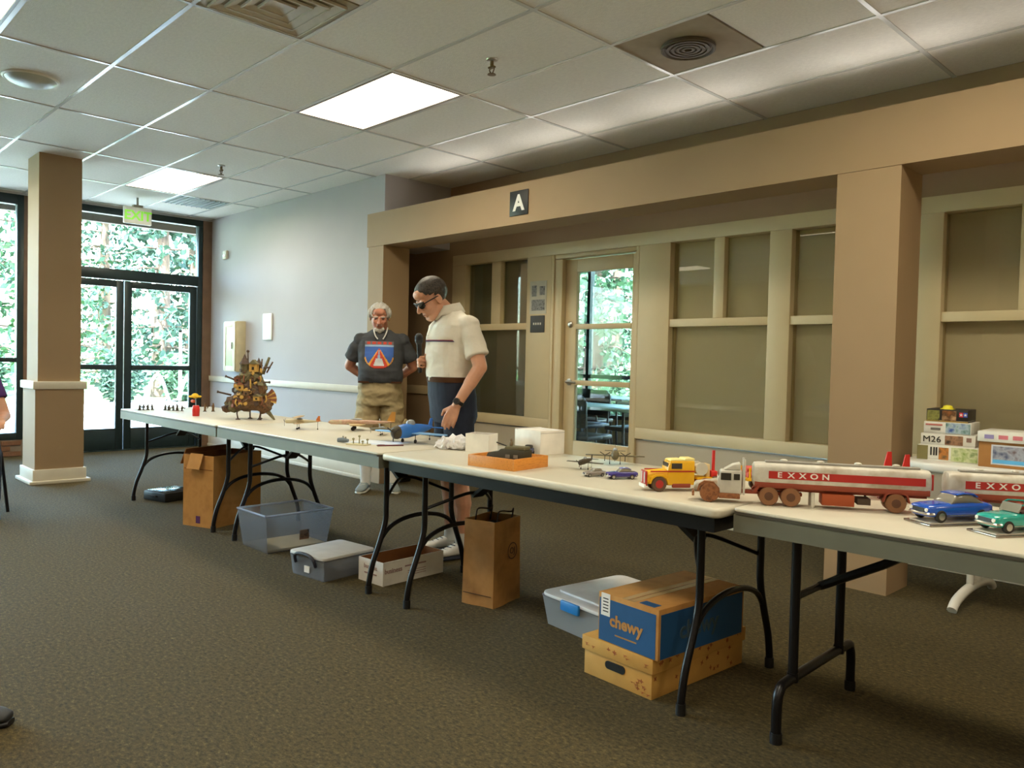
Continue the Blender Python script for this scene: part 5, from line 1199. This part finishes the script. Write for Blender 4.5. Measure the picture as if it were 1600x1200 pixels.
def hand(mb, W, d, n, s, curl=(.25, .45, .3), thumb_in=.25, sc=1.0):
    W = Vector(W); d = Vector(d).normalized(); n = Vector(n); n = (n-d*n.dot(d)).normalized(); s0 = d.cross(n); s = s0 if s0.dot(Vector(s)) > 0 else -s0
    for i in range(4):
        b = W+(d*.083+s*(.031-.0205*i)-d*.004*abs(i-1))*sc
        mb.cap(W+(s*(.016-.0105*i)+d*.012)*sc, b, .0135*sc, .0105*sc, 8)
        a = 0.0; p = b; L = (.072, .080, .074, .058)[i]*sc
        for k, f in enumerate((.45, .31, .24)):
            a += curl[k]*(1+.08*i); q = p+(d*math.cos(a)+n*math.sin(a))*L*f
            mb.cap(p, q, (.0092-.0009*k)*sc, (.0086-.0010*k)*sc, 8); p = q
    b = W+(d*.022+s*.022+n*.006)*sc; q = b+(d*.62+s*.62+n*thumb_in).normalized()*.045*sc; r = q+(d*.85+s*.1+n*(thumb_in+.35)).normalized()*.034*sc
    mb.cap(W+d*.01*sc, b, .014*sc, .014*sc, 8); mb.cap(b, q, .0135*sc, .0105*sc, 8); mb.cap(q, r, .0105*sc, .0085*sc, 8)
def hair_shell(name, C, R, rad, off, keep, m, parent, amp=.006, seed=0, thick=.012, sub=4):
    bm = bmesh.new(); bmesh.ops.create_icosphere(bm, subdivisions=sub, radius=1)
    for v in bm.verts: v.co = Vector((v.co.x*rad[0]+off[0], v.co.y*rad[1]+off[1], v.co.z*rad[2]+off[2]))
    bmesh.ops.delete(bm, geom=[f for f in bm.faces if not keep(f.calc_center_median())], context='FACES')
    for v in bm.verts:
        q = v.co.copy(); k = noise.noise(Vector((q.x*60, q.y*22, q.z*30))+Vector((seed, 0, 0)))
        v.co = C+R@(q+(q-Vector(off)).normalized()*amp*k)
    bmesh.ops.solidify(bm, geom=bm.faces[:], thickness=thick)
    me = bpy.data.meshes.new(name); bm.to_mesh(me); bm.free(); me.materials.append(m); me.polygons.foreach_set('use_smooth', [True]*len(me.polygons))
    return link(name, me, parent)
def shoe(t, x, y, rz, m, sole, name='shoe', L=.29, z0=0.0):
    """origin at the ankle's foot point; toe towards +y"""
    o = bpy.data.objects.new('tmp', None)
    R = Rz(rz); c = Vector((x, y, z0))
    def S(secs, p): return [(c+R@Vector((0, yy, (a+b)/2)), R@Vector((w, 0, 0)), Vector((0, 0, (b-a)/2))) for yy, w, a, b in secs]
    bpy.data.objects.remove(o)
    up = MB().loft(S([(-.085, .026, .02, .09), (-.07, .036, .02, .10), (-.02, .040, .02, .105), (.04, .043, .02, .085), (.10, .047, .02, .062), (.155, .044, .02, .050), (.185, .032, .02, .040), (.192, .018, .022, .032)], 3), 18, 2.6).build(name, m, t, smooth=True, ang=60)
    MB().loft(S([(-.092, .028, 0, .022), (-.07, .038, 0, .024), (.0, .041, 0, .024), (.1, .049, 0, .024), (.16, .046, 0, .024), (.196, .02, .004, .022)], 3), 18, 3).build('sole', sole, up, smooth=True)
    for k in range(4): 
        yy = .02+.024*k; zz = .094-.011*k
        MB().tube([c+R@Vector((-.022, yy, zz)), c+R@Vector((.022, yy+.008, zz))], .003, 6).build('lace', sole, up)
    return up
def patch(bvh, u0, u1, v0, v1, nu, nv, col, mats, name, parent, off=.0025, y_from=.6, xf=None):
    """printed area laid on cloth: grid dropped onto the garment from the front; col(u,v) picks the ink or None"""
    P = {}; vs = []; fs = []; mi = []
    def pt(i, j):
        if (i, j) not in P:
            x = u0+(u1-u0)*i/nu; z = v0+(v1-v0)*j/nv
            h = bvh.ray_cast(Vector((x, y_from, z)), Vector((0, -1, 0)))
            if h[0] is None: P[(i, j)] = None
            else: P[(i, j)] = len(vs); vs.append(h[0]+h[1]*off)
        return P[(i, j)]
    for i in range(nu):
        for j in range(nv):
            c = col((i+.5)/nu, (j+.5)/nv)
            if c is None: continue
            q = [pt(i, j), pt(i+1, j), pt(i+1, j+1), pt(i, j+1)]
            if None in q: continue
            fs.append(q); mi.append(c)
    me = bpy.data.meshes.new(name); me.from_pydata(vs, [], fs); me.update()
    for m in mats: me.materials.append(m)
    me.polygons.foreach_set('material_index', mi); me.polygons.foreach_set('use_smooth', [True]*len(fs))
    o = link(name, me, parent)
    sm = o.modifiers.new('thickness', 'SOLIDIFY'); sm.thickness = .001
    return o
def bvh_of(o): return BVHTree.FromPolygons([v.co.copy() for v in o.data.vertices], [tuple(p.vertices) for p in o.data.polygons])
V = Vector
M_skin1 = mat('skin_warm', (206, 152, 122), .5, var=.07, scale=25, sub=.15); M_skin2 = mat('skin_ruddy', (198, 134, 108), .5, var=.10, scale=25, sub=.15)
M_polo = mat('white_polo_cloth', (226, 220, 206), .85, var=.02, scale=60, bump=.1, bscale=350)
M_navy = mat('navy_cloth', (26, 34, 52), .85, var=.1, scale=30, bump=.1, bscale=300)
M_tee = mat('charcoal_cloth', (66, 68, 72), .9, var=.08, scale=30, bump=.1, bscale=300)
M_khaki = mat('khaki_cloth', (172, 154, 116), .85, var=.06, scale=15, bump=.25, bscale=40)
M_sock = mat('white_sock', (214, 212, 206), .9); M_brown = mat('brown_belt', (74, 48, 30), .85, spec=.15)
# ------------------------------------------------ man with the microphone
O1 = V((-3.725, 3.145, 0)); f1 = V((-.35, -.94, 0)).normalized(); rz1 = math.atan2(-f1.x, f1.y)
p1 = thing('person', 'standing man in white polo and navy shorts speaking into a microphone', 'person', O1, rz1)
C = V((0, .180, 1.575)); HR = Rz(.12)@Rx(-.58)
b = MB(); HP = head_shapes(b, C, HR)
b.cap(V((0, .05, 1.46)), HP(0, -.02, -.05), .058, .056)
b.loft([(V((0, .045, .96)), V((.155, 0, 0)), V((0, .11, 0))), (V((0, .05, 1.1)), V((.150, 0, 0)), V((0, .112, 0))), (V((0, .06, 1.3)), V((.165, 0, 0)), V((0, .11, 0))), (V((0, .045, 1.42)), V((.165, 0, 0)), V((0, .09, 0))), (V((0, .05, 1.475)), V((.09, 0, 0)), V((0, .06, 0)))])
SL, SR = V((-.172, .0, 1.418)), V((.172, .05, 1.418)); EL, ER = V((-.262, -.045, 1.165)), V((.25, .015, 1.13)); WL = V((-.238, .085, .945))
Mc = V((.047, .232, 1.205)); maxis = V((-.158, .107, .98)).normalized(); WR = Mc+V((.034, -.078, -.025))
b.cap(SL, EL, .052, .043); b.cap(EL, WL, .043, .029); b.cap(SR, ER, .052, .042); b.cap(ER, WR, .042, .028)
b.cap(EL, EL+(WL-EL)*.45, .043, .040)
hand(b, WL+(WL-EL).normalized()*.01, V((.16, .36, -.90)), V((.75, -.5, .0)), V((.5, .8, .3)), (.20, .38, .28), .1, 1.05)
hand(b, WR, V((-.12, .97, .12)), V((-1, -.1, -.05)), maxis, (1.15, 1.25, .7), .75)
for s in (-1, 1):
    b.cap(V((s*.085, .03, .93)), V((s*.095, .015, .5)), .082, .056); b.cap(V((s*.095, .015, .5)), V((s*.1, -.012, .33)), .056, .058); b.cap(V((s*.1, -.012, .33)), V((s*.1, -.012, .09)), .054, .036)
    b.cap(V((s*.1, -.02, .06)), V((s*.105, .09, .040)), .024, .014)
remesh(b, 'body', M_skin1, p1, .0052, 3)
# polo
s = MB()
s.loft([(V((0, .045, 1.075)), V((.172, 0, 0)), V((0, .134, 0))), (V((0, .052, 1.12)), V((.180, 0, 0)), V((0, .142, 0))), (V((0, .06, 1.22)), V((.182, 0, 0)), V((0, .140, 0))), (V((0, .068, 1.34)), V((.190, 0, 0)), V((0, .135, 0))), (V((0, .055, 1.41)), V((.185, .0, 0)), V((0, .118, 0))), (V((0, .048, 1.46)), V((.135, 0, 0)), V((0, .092, 0))), (V((0, .055, 1.505)), V((.082, 0, 0)), V((0, .07, 0)))], 28, 2.0)
for S_, E_, k in ((SL, EL, .74), (SR, ER, .72)):
    d_ = (E_-S_); s.tube([S_+d_*.02, S_+d_*.2, S_+d_*.45, S_+d_*k], [.05, .062, .066, .069], 18); s.ell(S_+V((0, 0, -.004)), (.060, .062, .060))
    s.cap(S_, V((0, .05, 1.455)), .056, .05)
shirt = remesh(s, 'polo_shirt', M_polo, p1, .006, 3, disp=.010, dscale=8)
cl = MB(); base_ = C+HR@V((0, -.03, -.075))
for i, (r, h) in enumerate(((.075, 0),)):
    ring = []
n_ = 22; rows = []
for k, (rx, ry, z, yo) in enumerate(((.082, .082, 1.478, .058), (.070, .074, 1.535, .075), (.085, .088, 1.505, .068), (.098, .098, 1.478, .062))):
    rows.append([V((rx*math.cos(2*PI*j/n_), yo+ry*math.sin(2*PI*j/n_), z+(-.035 if math.sin(2*PI*j/n_) > .85 else -.018*math.sin(2*PI*j/n_)+.006))) for j in range(n_)])
cl.ring(rows, n_, (False, False)); o = cl.build('collar', M_polo, shirt, smooth=True, ang=80); sm = o.modifiers.new('thickness', 'SOLIDIFY'); sm.thickness = .004
bv = bvh_of(shirt)
def stripe(u, v):
    return (0 if v > .72 else (1 if v > .40 and v < .6 else (0 if v < .26 else None)))
patch(bv, -.182, .182, 1.305, 1.322, 60, 12, lambda u, v: 0 if v > .66 else (1 if v > .3 else None), [mat('stripe_maroon', (130, 52, 62), .8), mat('stripe_navy', (60, 60, 96), .8)], 'chest_stripe', shirt)
patch(bv, -.016, .016, 1.345, 1.46, 8, 24, lambda u, v: 0 if u < .15 or u > .85 or v < .06 else None, [mat('placket_line', (196, 190, 176), .85)], 'placket', shirt)
patch(bv, -.010, .010, 1.36, 1.44, 6, 24, lambda u, v: 0 if (v % .5) > .38 and .3 < u < .7 else None, [mat('button', (190, 186, 176), .4)], 'button', shirt)
# shorts and belt
s = MB()
s.loft([(V((0, .045, 1.085)), V((.174, 0, 0)), V((0, .132, 0))), (V((0, .035, .98)), V((.186, 0, 0)), V((0, .140, 0))), (V((0, .02, .86)), V((.182, 0, 0)), V((0, .135, 0))), (V((0, .02, .82)), V((.17, 0, 0)), V((0, .12, 0)))], 28)
for q in (-1, 1): s.tube([V((q*.088, .022, .9)), V((q*.098, .015, .7)), V((q*.105, .01, .49))], [.096, .092, .095], 20)
shorts = remesh(s, 'shorts', M_navy, p1, .007, 3, disp=.005, dscale=8)
bl_ = MB(); rows = []
for (w_, dd, z) in ((.177, .137, 1.068), (.180, .140, 1.068), (.180, .140, 1.1), (.177, .137, 1.1)):
    rows.append([V((w_*math.copysign(abs(math.cos(2*PI*j/36))**(2/2.3), math.cos(2*PI*j/36)), .045+dd*math.copysign(abs(math.sin(2*PI*j/36))**(2/2.3), math.sin(2*PI*j/36)), z)) for j in range(36)])
rows.append(rows[0]); belt = bl_.ring(rows, 36, (False, False)).build('belt', M_brown, p1, smooth=True)
MB().span((-.014, .180, 1.074), (.014, .186, 1.094)).build('buckle', mat('dull_buckle', (110, 96, 70), .4, metal=.6), belt, bevel=.003)
for q in (-1, 1):
    MB().tube([V((q*.1, -.012, .07)), V((q*.1, -.012, .12)), V((q*.1, -.012, .155))], [.042, .041, .044], 16).build('sock', M_sock, p1, smooth=True)
    shoe(p1, q*.105, .0, -q*.12, mat('white_trainer', (204, 202, 194), .6), mat('dark_sole', (40, 46, 60), .6))
# hair, sunglasses, watch
M_hair1 = ramp_mat('dark_greying_hair', [(22, 17, 14), (38, 30, 24), (70, 60, 50), (28, 22, 18)], scale=90, rough=.6, vec=(3, 1, 1))
hair_shell('hair', C, HR, (.084, .104, .094), (0, -.017, .035), lambda q: (q.z > .072 if q.y > .055 else (q.z > .03+.35*max(0, q.y) if q.y > .0 else (q.z > -.02+.6*q.y if q.y > -.06 else q.z > -.062))), M_hair1, p1, .006, 2)
sg = MB()
for q in (-1, 1): sg.tube([C+HR@V((q*.068, .085, .008)), C+HR@V((q*.080, .04, .008)), C+HR@V((q*.084, -.005, .006)), C+HR@V((q*.080, -.025, -.012))], .0035, 8)
sg.tube([C+HR@V((-.012, .104, .012)), C+HR@V((.012, .104, .012))], .004, 8)
for q in (-1, 1): sg.tube([C+HR@V((q*x, y, z)) for x, y, z in ((.010, .103, .016), (.040, .101, .020), (.068, .086, .017))], .0042, 8)
sgo = sg.build('sunglasses', M_black, p1, smooth=True)
for q in (-1, 1):
    pts = [(.010, .104, .014), (.040, .103, .018), (.068, .088, .015), (.066, .088, -.008), (.050, .096, -.020), (.028, .102, -.021), (.012, .105, -.010)]
    vs_ = [C+HR@V((q*x, y, z)) for x, y, z in pts]; vs_ += [C+HR@V((q*x*.98, y-.004, z)) for x, y, z in pts]; n = len(pts)
    MB().add(vs_, [tuple(range(n)), tuple(range(2*n-1, n-1, -1))]+[((i+1) % n, i, n+i, n+(i+1) % n) for i in range(n)]).build('lens', mat('dark_lens', (12, 12, 14), .08), sgo)
MB().cap(HP(-.014, .097, -.065), HP(.014, .097, -.065), .0022).build('mouth', mat('mouth_line', (130, 70, 62), .6), p1, smooth=True)
wd_ = (WL-EL).normalized(); wc = WL-wd_*.012
wt = MB().cyl(wc-wd_*.011, wc+wd_*.011, .034, .033, 20).build('wristwatch', mat('watch_strap', (30, 26, 24), .5), p1, smooth=True)
ot = V((-.75, .6, .25)); ot = (ot-wd_*ot.dot(wd_)).normalized(); MB().cyl(wc+ot*.028, wc+ot*.042, .021, .019, 18).build('watch_case', mat('watch_steel', (90, 88, 84), .3, metal=.8), wt, smooth=True); MB().cyl(wc+ot*.042, wc+ot*.0428, .015, .015, 18).build('watch_dial', M_black, wt)
# microphone held in his right hand
W1 = Matrix.Translation(O1)@Matrix.Rotation(rz1, 4, 'Z')
mt = thing('microphone', 'black handheld microphone held up by the man in white polo', 'microphone', W1@(Mc-maxis*.085)); mrot = V((0, 0, 1)).rotation_difference((W1.to_3x3()@maxis)); mt.rotation_mode = 'QUATERNION'; mt.rotation_quaternion = mrot
MB().lathe([(.009, 0), (.0115, .003), (.0125, .06), (.0155, .165), (.017, .178)], n=18).build('handle', M_black, mt, smooth=True)
MB().lathe([(.017, .178), (.024, .19), (.025, .2), (.022, .215)], n=18, caps=(False, False)).build('collar_ring', mat('mic_ring', (40, 40, 42), .4), mt, smooth=True)
MB().ell((0, 0, .215), (.0255, .0255, .030), n=18, m=12).build('grille', mat('mic_grille', (26, 28, 32), .6, bump=.5, bscale=800), mt, smooth=True)
# ------------------------------------------------ man by the pilaster
O2 = V((-5.934, 4.10, 0)); f2 = V((.80, -.60, 0)).normalized(); rz2 = math.atan2(-f2.x, f2.y)
p2 = thing('person', 'white haired man in charcoal printed tee and khaki shorts by the pilaster', 'person', O2, rz2)
C2 = V((.015, .045, 1.578)); H2 = Rx(-.30)
b = MB(); HP2 = head_shapes(b, C2, H2, 1.06, 1.08)
b.cap(V((0, -.01, 1.43)), HP2(0, -.02, -.05), .064, .062)
b.loft([(V((0, 0, .92)), V((.165, 0, 0)), V((0, .125, 0))), (V((0, .02, 1.1)), V((.175, 0, 0)), V((0, .145, 0))), (V((0, .005, 1.28)), V((.175, 0, 0)), V((0, .125, 0))), (V((0, -.01, 1.39)), V((.17, 0, 0)), V((0, .09, 0))), (V((0, -.01, 1.445)), V((.09, 0, 0)), V((0, .06, 0)))])
for q in (-1, 1):
    S_ = V((q*.182, -.02, 1.368)); E_ = V((q*.285, -.115, 1.13)); W_ = V((q*.10, -.205, .985))
    b.cap(S_, E_, .055, .046); b.cap(E_, W_, .046, .031)
    hand(b, W_, V((-q*.75, -.15, -.55)), V((0, -1, .1)), V((0, 0, 1)), (.3, .4, .3))
    b.cap(V((q*.09, -.005, .9)), V((q*.11, -.0, .48)), .09, .06); b.cap(V((q*.11, 0, .48)), V((q*.115, -.015, .32)), .058, .06); b.cap(V((q*.115, -.015, .32)), V((q*.12, -.02, .09)), .055, .038)
    b.cap(V((q*.12, -.02, .06)), V((q*.13, .07, .040)), .024, .014)
remesh(b, 'body', M_skin2, p2, .0056, 3)
s = MB()
s.loft([(V((0, .012, .985)), V((.196, 0, 0)), V((0, .158, 0))), (V((0, .02, 1.03)), V((.202, 0, 0)), V((0, .168, 0))), (V((0, .024, 1.1)), V((.203, 0, 0)), V((0, .172, 0))), (V((0, .012, 1.22)), V((.202, 0, 0)), V((0, .158, 0))), (V((0, -.002, 1.32)), V((.205, 0, 0)), V((0, .132, 0))), (V((0, -.01, 1.39)), V((.200, 0, 0)), V((0, .108, 0))), (V((0, -.01, 1.43)), V((.125, 0, 0)), V((0, .082, 0))), (V((0, -.005, 1.46)), V((.082, 0, 0)), V((0, .066, 0)))], 28, 2.0)
for q in (-1, 1):
    S_ = V((q*.182, -.02, 1.368)); E_ = V((q*.285, -.115, 1.13)); d_ = E_-S_
    s.tube([S_+d_*.02, S_+d_*.25, S_+d_*.72], [.055, .070, .077], 18); s.ell(S_, (.068, .068, .064)); s.cap(S_, V((0, -.01, 1.4)), .058, .05)
tee = remesh(s, 'tee_shirt', M_tee, p2, .0065, 3, disp=.010, dscale=8)
def shield(u, v):
    x = (u-.5)*2; y = v
    # shield outline: straight top, rounded point below
    hw = 1.0 if y > .42 else math.sqrt(max(0, 1-((.42-y)/.44)**2))
    if abs(x) > hw: return None
    if y > .86: return 1 if (int((u*16)) % 3 != 0 and .88 < y < .985) else 5
    if y > .80: return 4
    # triangle with orange-yellow edges
    ty = (y-.10)/.64
    if 0 <= ty <= 1:
        w = .82*(1-ty)
        if abs(x) < w*.45: return 3 if y < .36 else (4 if abs(x) < w*.2 else 1)
        if abs(x) < w*.75: return 1
        if abs(x) < w: return 2
    if y < .16: return 1
    if abs(abs(x)-hw) < .10 and y < .42: return 2
    return 0
inks = [mat('ink_blue', (62, 100, 176), .8), mat('ink_red', (196, 66, 48), .8), mat('ink_yellow', (228, 160, 60), .8), mat('ink_white', (206, 210, 214), .8), mat('ink_pale', (150, 176, 206), .8), mat('ink_grey', (110, 104, 108), .8)]
patch(bvh_of(tee), -.115, .135, 1.115, 1.355, 44, 44, shield, inks, 'printed_shield', tee)
s = MB()
s.loft([(V((0, .01, 1.0)), V((.192, 0, 0)), V((0, .150, 0))), (V((0, .0, .9)), V((.196, 0, 0)), V((0, .15, 0))), (V((0, -.005, .78)), V((.19, 0, 0)), V((0, .135, 0)))], 28)
for q in (-1, 1):
    s.tube([V((q*.095, -.005, .86)), V((q*.115, 0, .62)), V((q*.122, 0, .38))], [.108, .106, .110], 20)
sh2 = remesh(s, 'cargo_shorts', M_khaki, p2, .0075, 2, disp=.013, dscale=11)
for q in (-1, 1): MB().box((q*.222, .0, .56), (.03, .14, .16)).build('cargo_pocket', M_khaki, sh2, bevel=.01); MB().box((q*.230, .0, .635), (.03, .15, .045)).build('pocket_flap', M_khaki, sh2, bevel=.008)
MB().span((-.19, .06, .985), (.19, .150, 1.0)).build('belt', M_brown, p2)
for q in (-1, 1):
    MB().tube([V((q*.118, -.018, .06)), V((q*.117, -.018, .18)), V((q*.116, -.016, .30))], [.045, .050, .060], 16).build('sock', M_sock, p2, smooth=True)
    shoe(p2, q*.125, -.015, -q*.2, mat('grey_trainer', (120, 130, 130), .6), mat('pale_sole', (206, 204, 190), .6))
M_hair2 = ramp_mat('white_hair', [(150, 146, 138), (206, 202, 194), (178, 174, 166)], scale=60, rough=.7, vec=(2, 1, 1))
hair_shell('hair', C2, H2, (.094, .106, .096), (0, -.018, .030), lambda q: (q.z > .085 if q.y > .05 else (q.z > .0 if q.y > .015 else q.z > -.055)), M_hair2, p2, .012, 5, .016)
for q in (-1, 1):
    MB().ell(HP2(q*.08, -.005, .03), (.022, .035, .045), H2).build('hair_tuft', M_hair2, p2, smooth=True)
    e_ = MB().ell(HP2(q*.030, .086, .000), (.012, .006, .005), H2).build('eye', mat('eye_dark', (52, 38, 32), .3), p2, smooth=True)
    MB().cap(HP2(q*.014, .094, .019), HP2(q*.045, .086, .017), .0045).build('eyebrow', M_hair2, p2, smooth=True)
bd = MB()
for x, y, z, r in ((0, .075, -.108, .026), (-.02, .072, -.1, .024), (.02, .072, -.1, .024), (-.016, .098, -.054, .008), (.016, .098, -.054, .008), (0, .06, -.13, .024)): bd.ell(HP2(x, y, z), (r, r*.8, r), H2)
remesh(bd, 'beard', M_hair2, p2, .005, 2, disp=.004, dscale=50)
MB().cap(HP2(-.015, .100, -.066), HP2(.015, .100, -.066), .002).build('mouth', mat('mouth_line', (130, 70, 62), .6), p2, smooth=True)
MB().tube(spline([(-.055, .03, 1.48), (-.05, .085, 1.44), (-.035, .122, 1.40), (-.02, .132, 1.375)], 4), .006, 8).tube(spline([(.065, .03, 1.48), (.06, .085, 1.44), (.045, .122, 1.40), (.025, .132, 1.375)], 4), .006, 8).build('neck_cord', M_sock, p2, smooth=True)
# ------------------------------------------------ seated person at the edge of the picture, on a stacking chair
CH = V((-7.02, 1.13, 0))
ch = thing('stacking_chair', 'stacking chair with black legs near the square column', 'chair', CH, -PI/2)
MB().span((-.22, -.2, .43), (.22, .22, .46)).build('seat', M_black, ch, bevel=.012); MB().prism([(-.21, .58), (.21, .58), (.21, .84), (-.21, .84)], -.235, -.21, 'y').build('backrest', M_black, ch, bevel=.01)
for q in (-1, 1):
    MB().tube([(q*.21, -.225, .84), (q*.215, -.2, .43), (q*.24, -.27, 0)], .012, 8).build('leg', M_leg, ch, smooth=True); MB().tube([(q*.215, .2, .44), (q*.25, .26, 0)], .012, 8).build('leg', M_leg, ch, smooth=True)
p3 = thing('person', 'seated person in purple top with bare forearms on the stacking chair', 'person', CH, -PI/2)
b = MB(); H3 = Rx(-.1); C3 = V((0, .02, 1.20)); HP3 = head_shapes(b, C3, H3)
b.cap(V((0, -.04, 1.05)), HP3(0, -.02, -.05), .055, .055)
b.loft([(V((0, -.02, .47)), V((.16, 0, 0)), V((0, .12, 0))), (V((0, -.05, .75)), V((.15, 0, 0)), V((0, .11, 0))), (V((0, -.05, 1.0)), V((.165, 0, 0)), V((0, .095, 0))), (V((0, -.05, 1.06)), V((.09, 0, 0)), V((0, .06, 0)))])
for q in (-1, 1):
    S_ = V((q*.18, -.05, 1.01)); E_ = V((q*.24, -.06, .72)); W_ = V((q*.23, .18, .70))
    if q == -1: E_ = V((-.265, .06, .70)); W_ = V((-.20, .28, .68))
    b.cap(S_, E_, .05, .043); b.cap(E_, W_, .043, .029); hand(b, W_, V((-q*.3, .9, -.15)), V((0, -.1, -1)), V((-q, 0, 0)))
    b.cap(V((q*.09, -.02, .53)), V((q*.1, .40, .50)), .08, .06); b.cap(V((q*.1, .40, .50)), V((q*.1, .42, .09)), .058, .038); b.cap(V((q*.1, .40, .05)), V((q*.1, .54, .04)), .035, .028)
remesh(b, 'body', M_skin1, p3, .008, 3)
s = MB(); s.loft([(V((0, -.02, .47)), V((.185, 0, 0)), V((0, .145, 0))), (V((0, -.045, .75)), V((.175, 0, 0)), V((0, .135, 0))), (V((0, -.05, 1.0)), V((.185, 0, 0)), V((0, .115, 0))), (V((0, -.05, 1.075)), V((.1, 0, 0)), V((0, .07, 0)))])
for q in (-1, 1):
    S_ = V((q*.18, -.05, 1.01)); E_ = V((q*.24, -.06, .72)) if q == 1 else V((-.265, .06, .70)); s.tube([S_, S_+(E_-S_)*.6], [.066, .068], 16)
remesh(s, 'purple_top', mat('purple_cloth', (78, 40, 110), .85), p3, .009, 3)
s = MB(); s.ell(V((0, -.02, .52)), (.18, .15, .09))
for q in (-1, 1): s.tube([V((q*.09, -.02, .54)), V((q*.1, .36, .51)), V((q*.1, .43, .44)), V((q*.1, .43, .12))], [.095, .082, .078, .07], 16)
remesh(s, 'trousers', M_navy, p3, .009, 3)
hair_shell('hair', C3, H3, (.088, .106, .098), (0, -.018, .03), lambda q: (q.z > .075 if q.y > .05 else q.z > -.06), M_hair1, p3, .006, 9)
for q in (-1, 1): shoe(p3, q*.1, .41, 0, M_black, M_black)
# toe of a black shoe by the picture's edge
q = PZ(12, 1134, 0)
sp = thing('shoe', 'black rounded shoe on the open carpet before the tables', 'shoe', (q.x-.185*.66, q.y-.185*.75, 0), math.radians(-41.5))
shoe(sp, 0, 0, 0, M_black, M_black, 'upper')
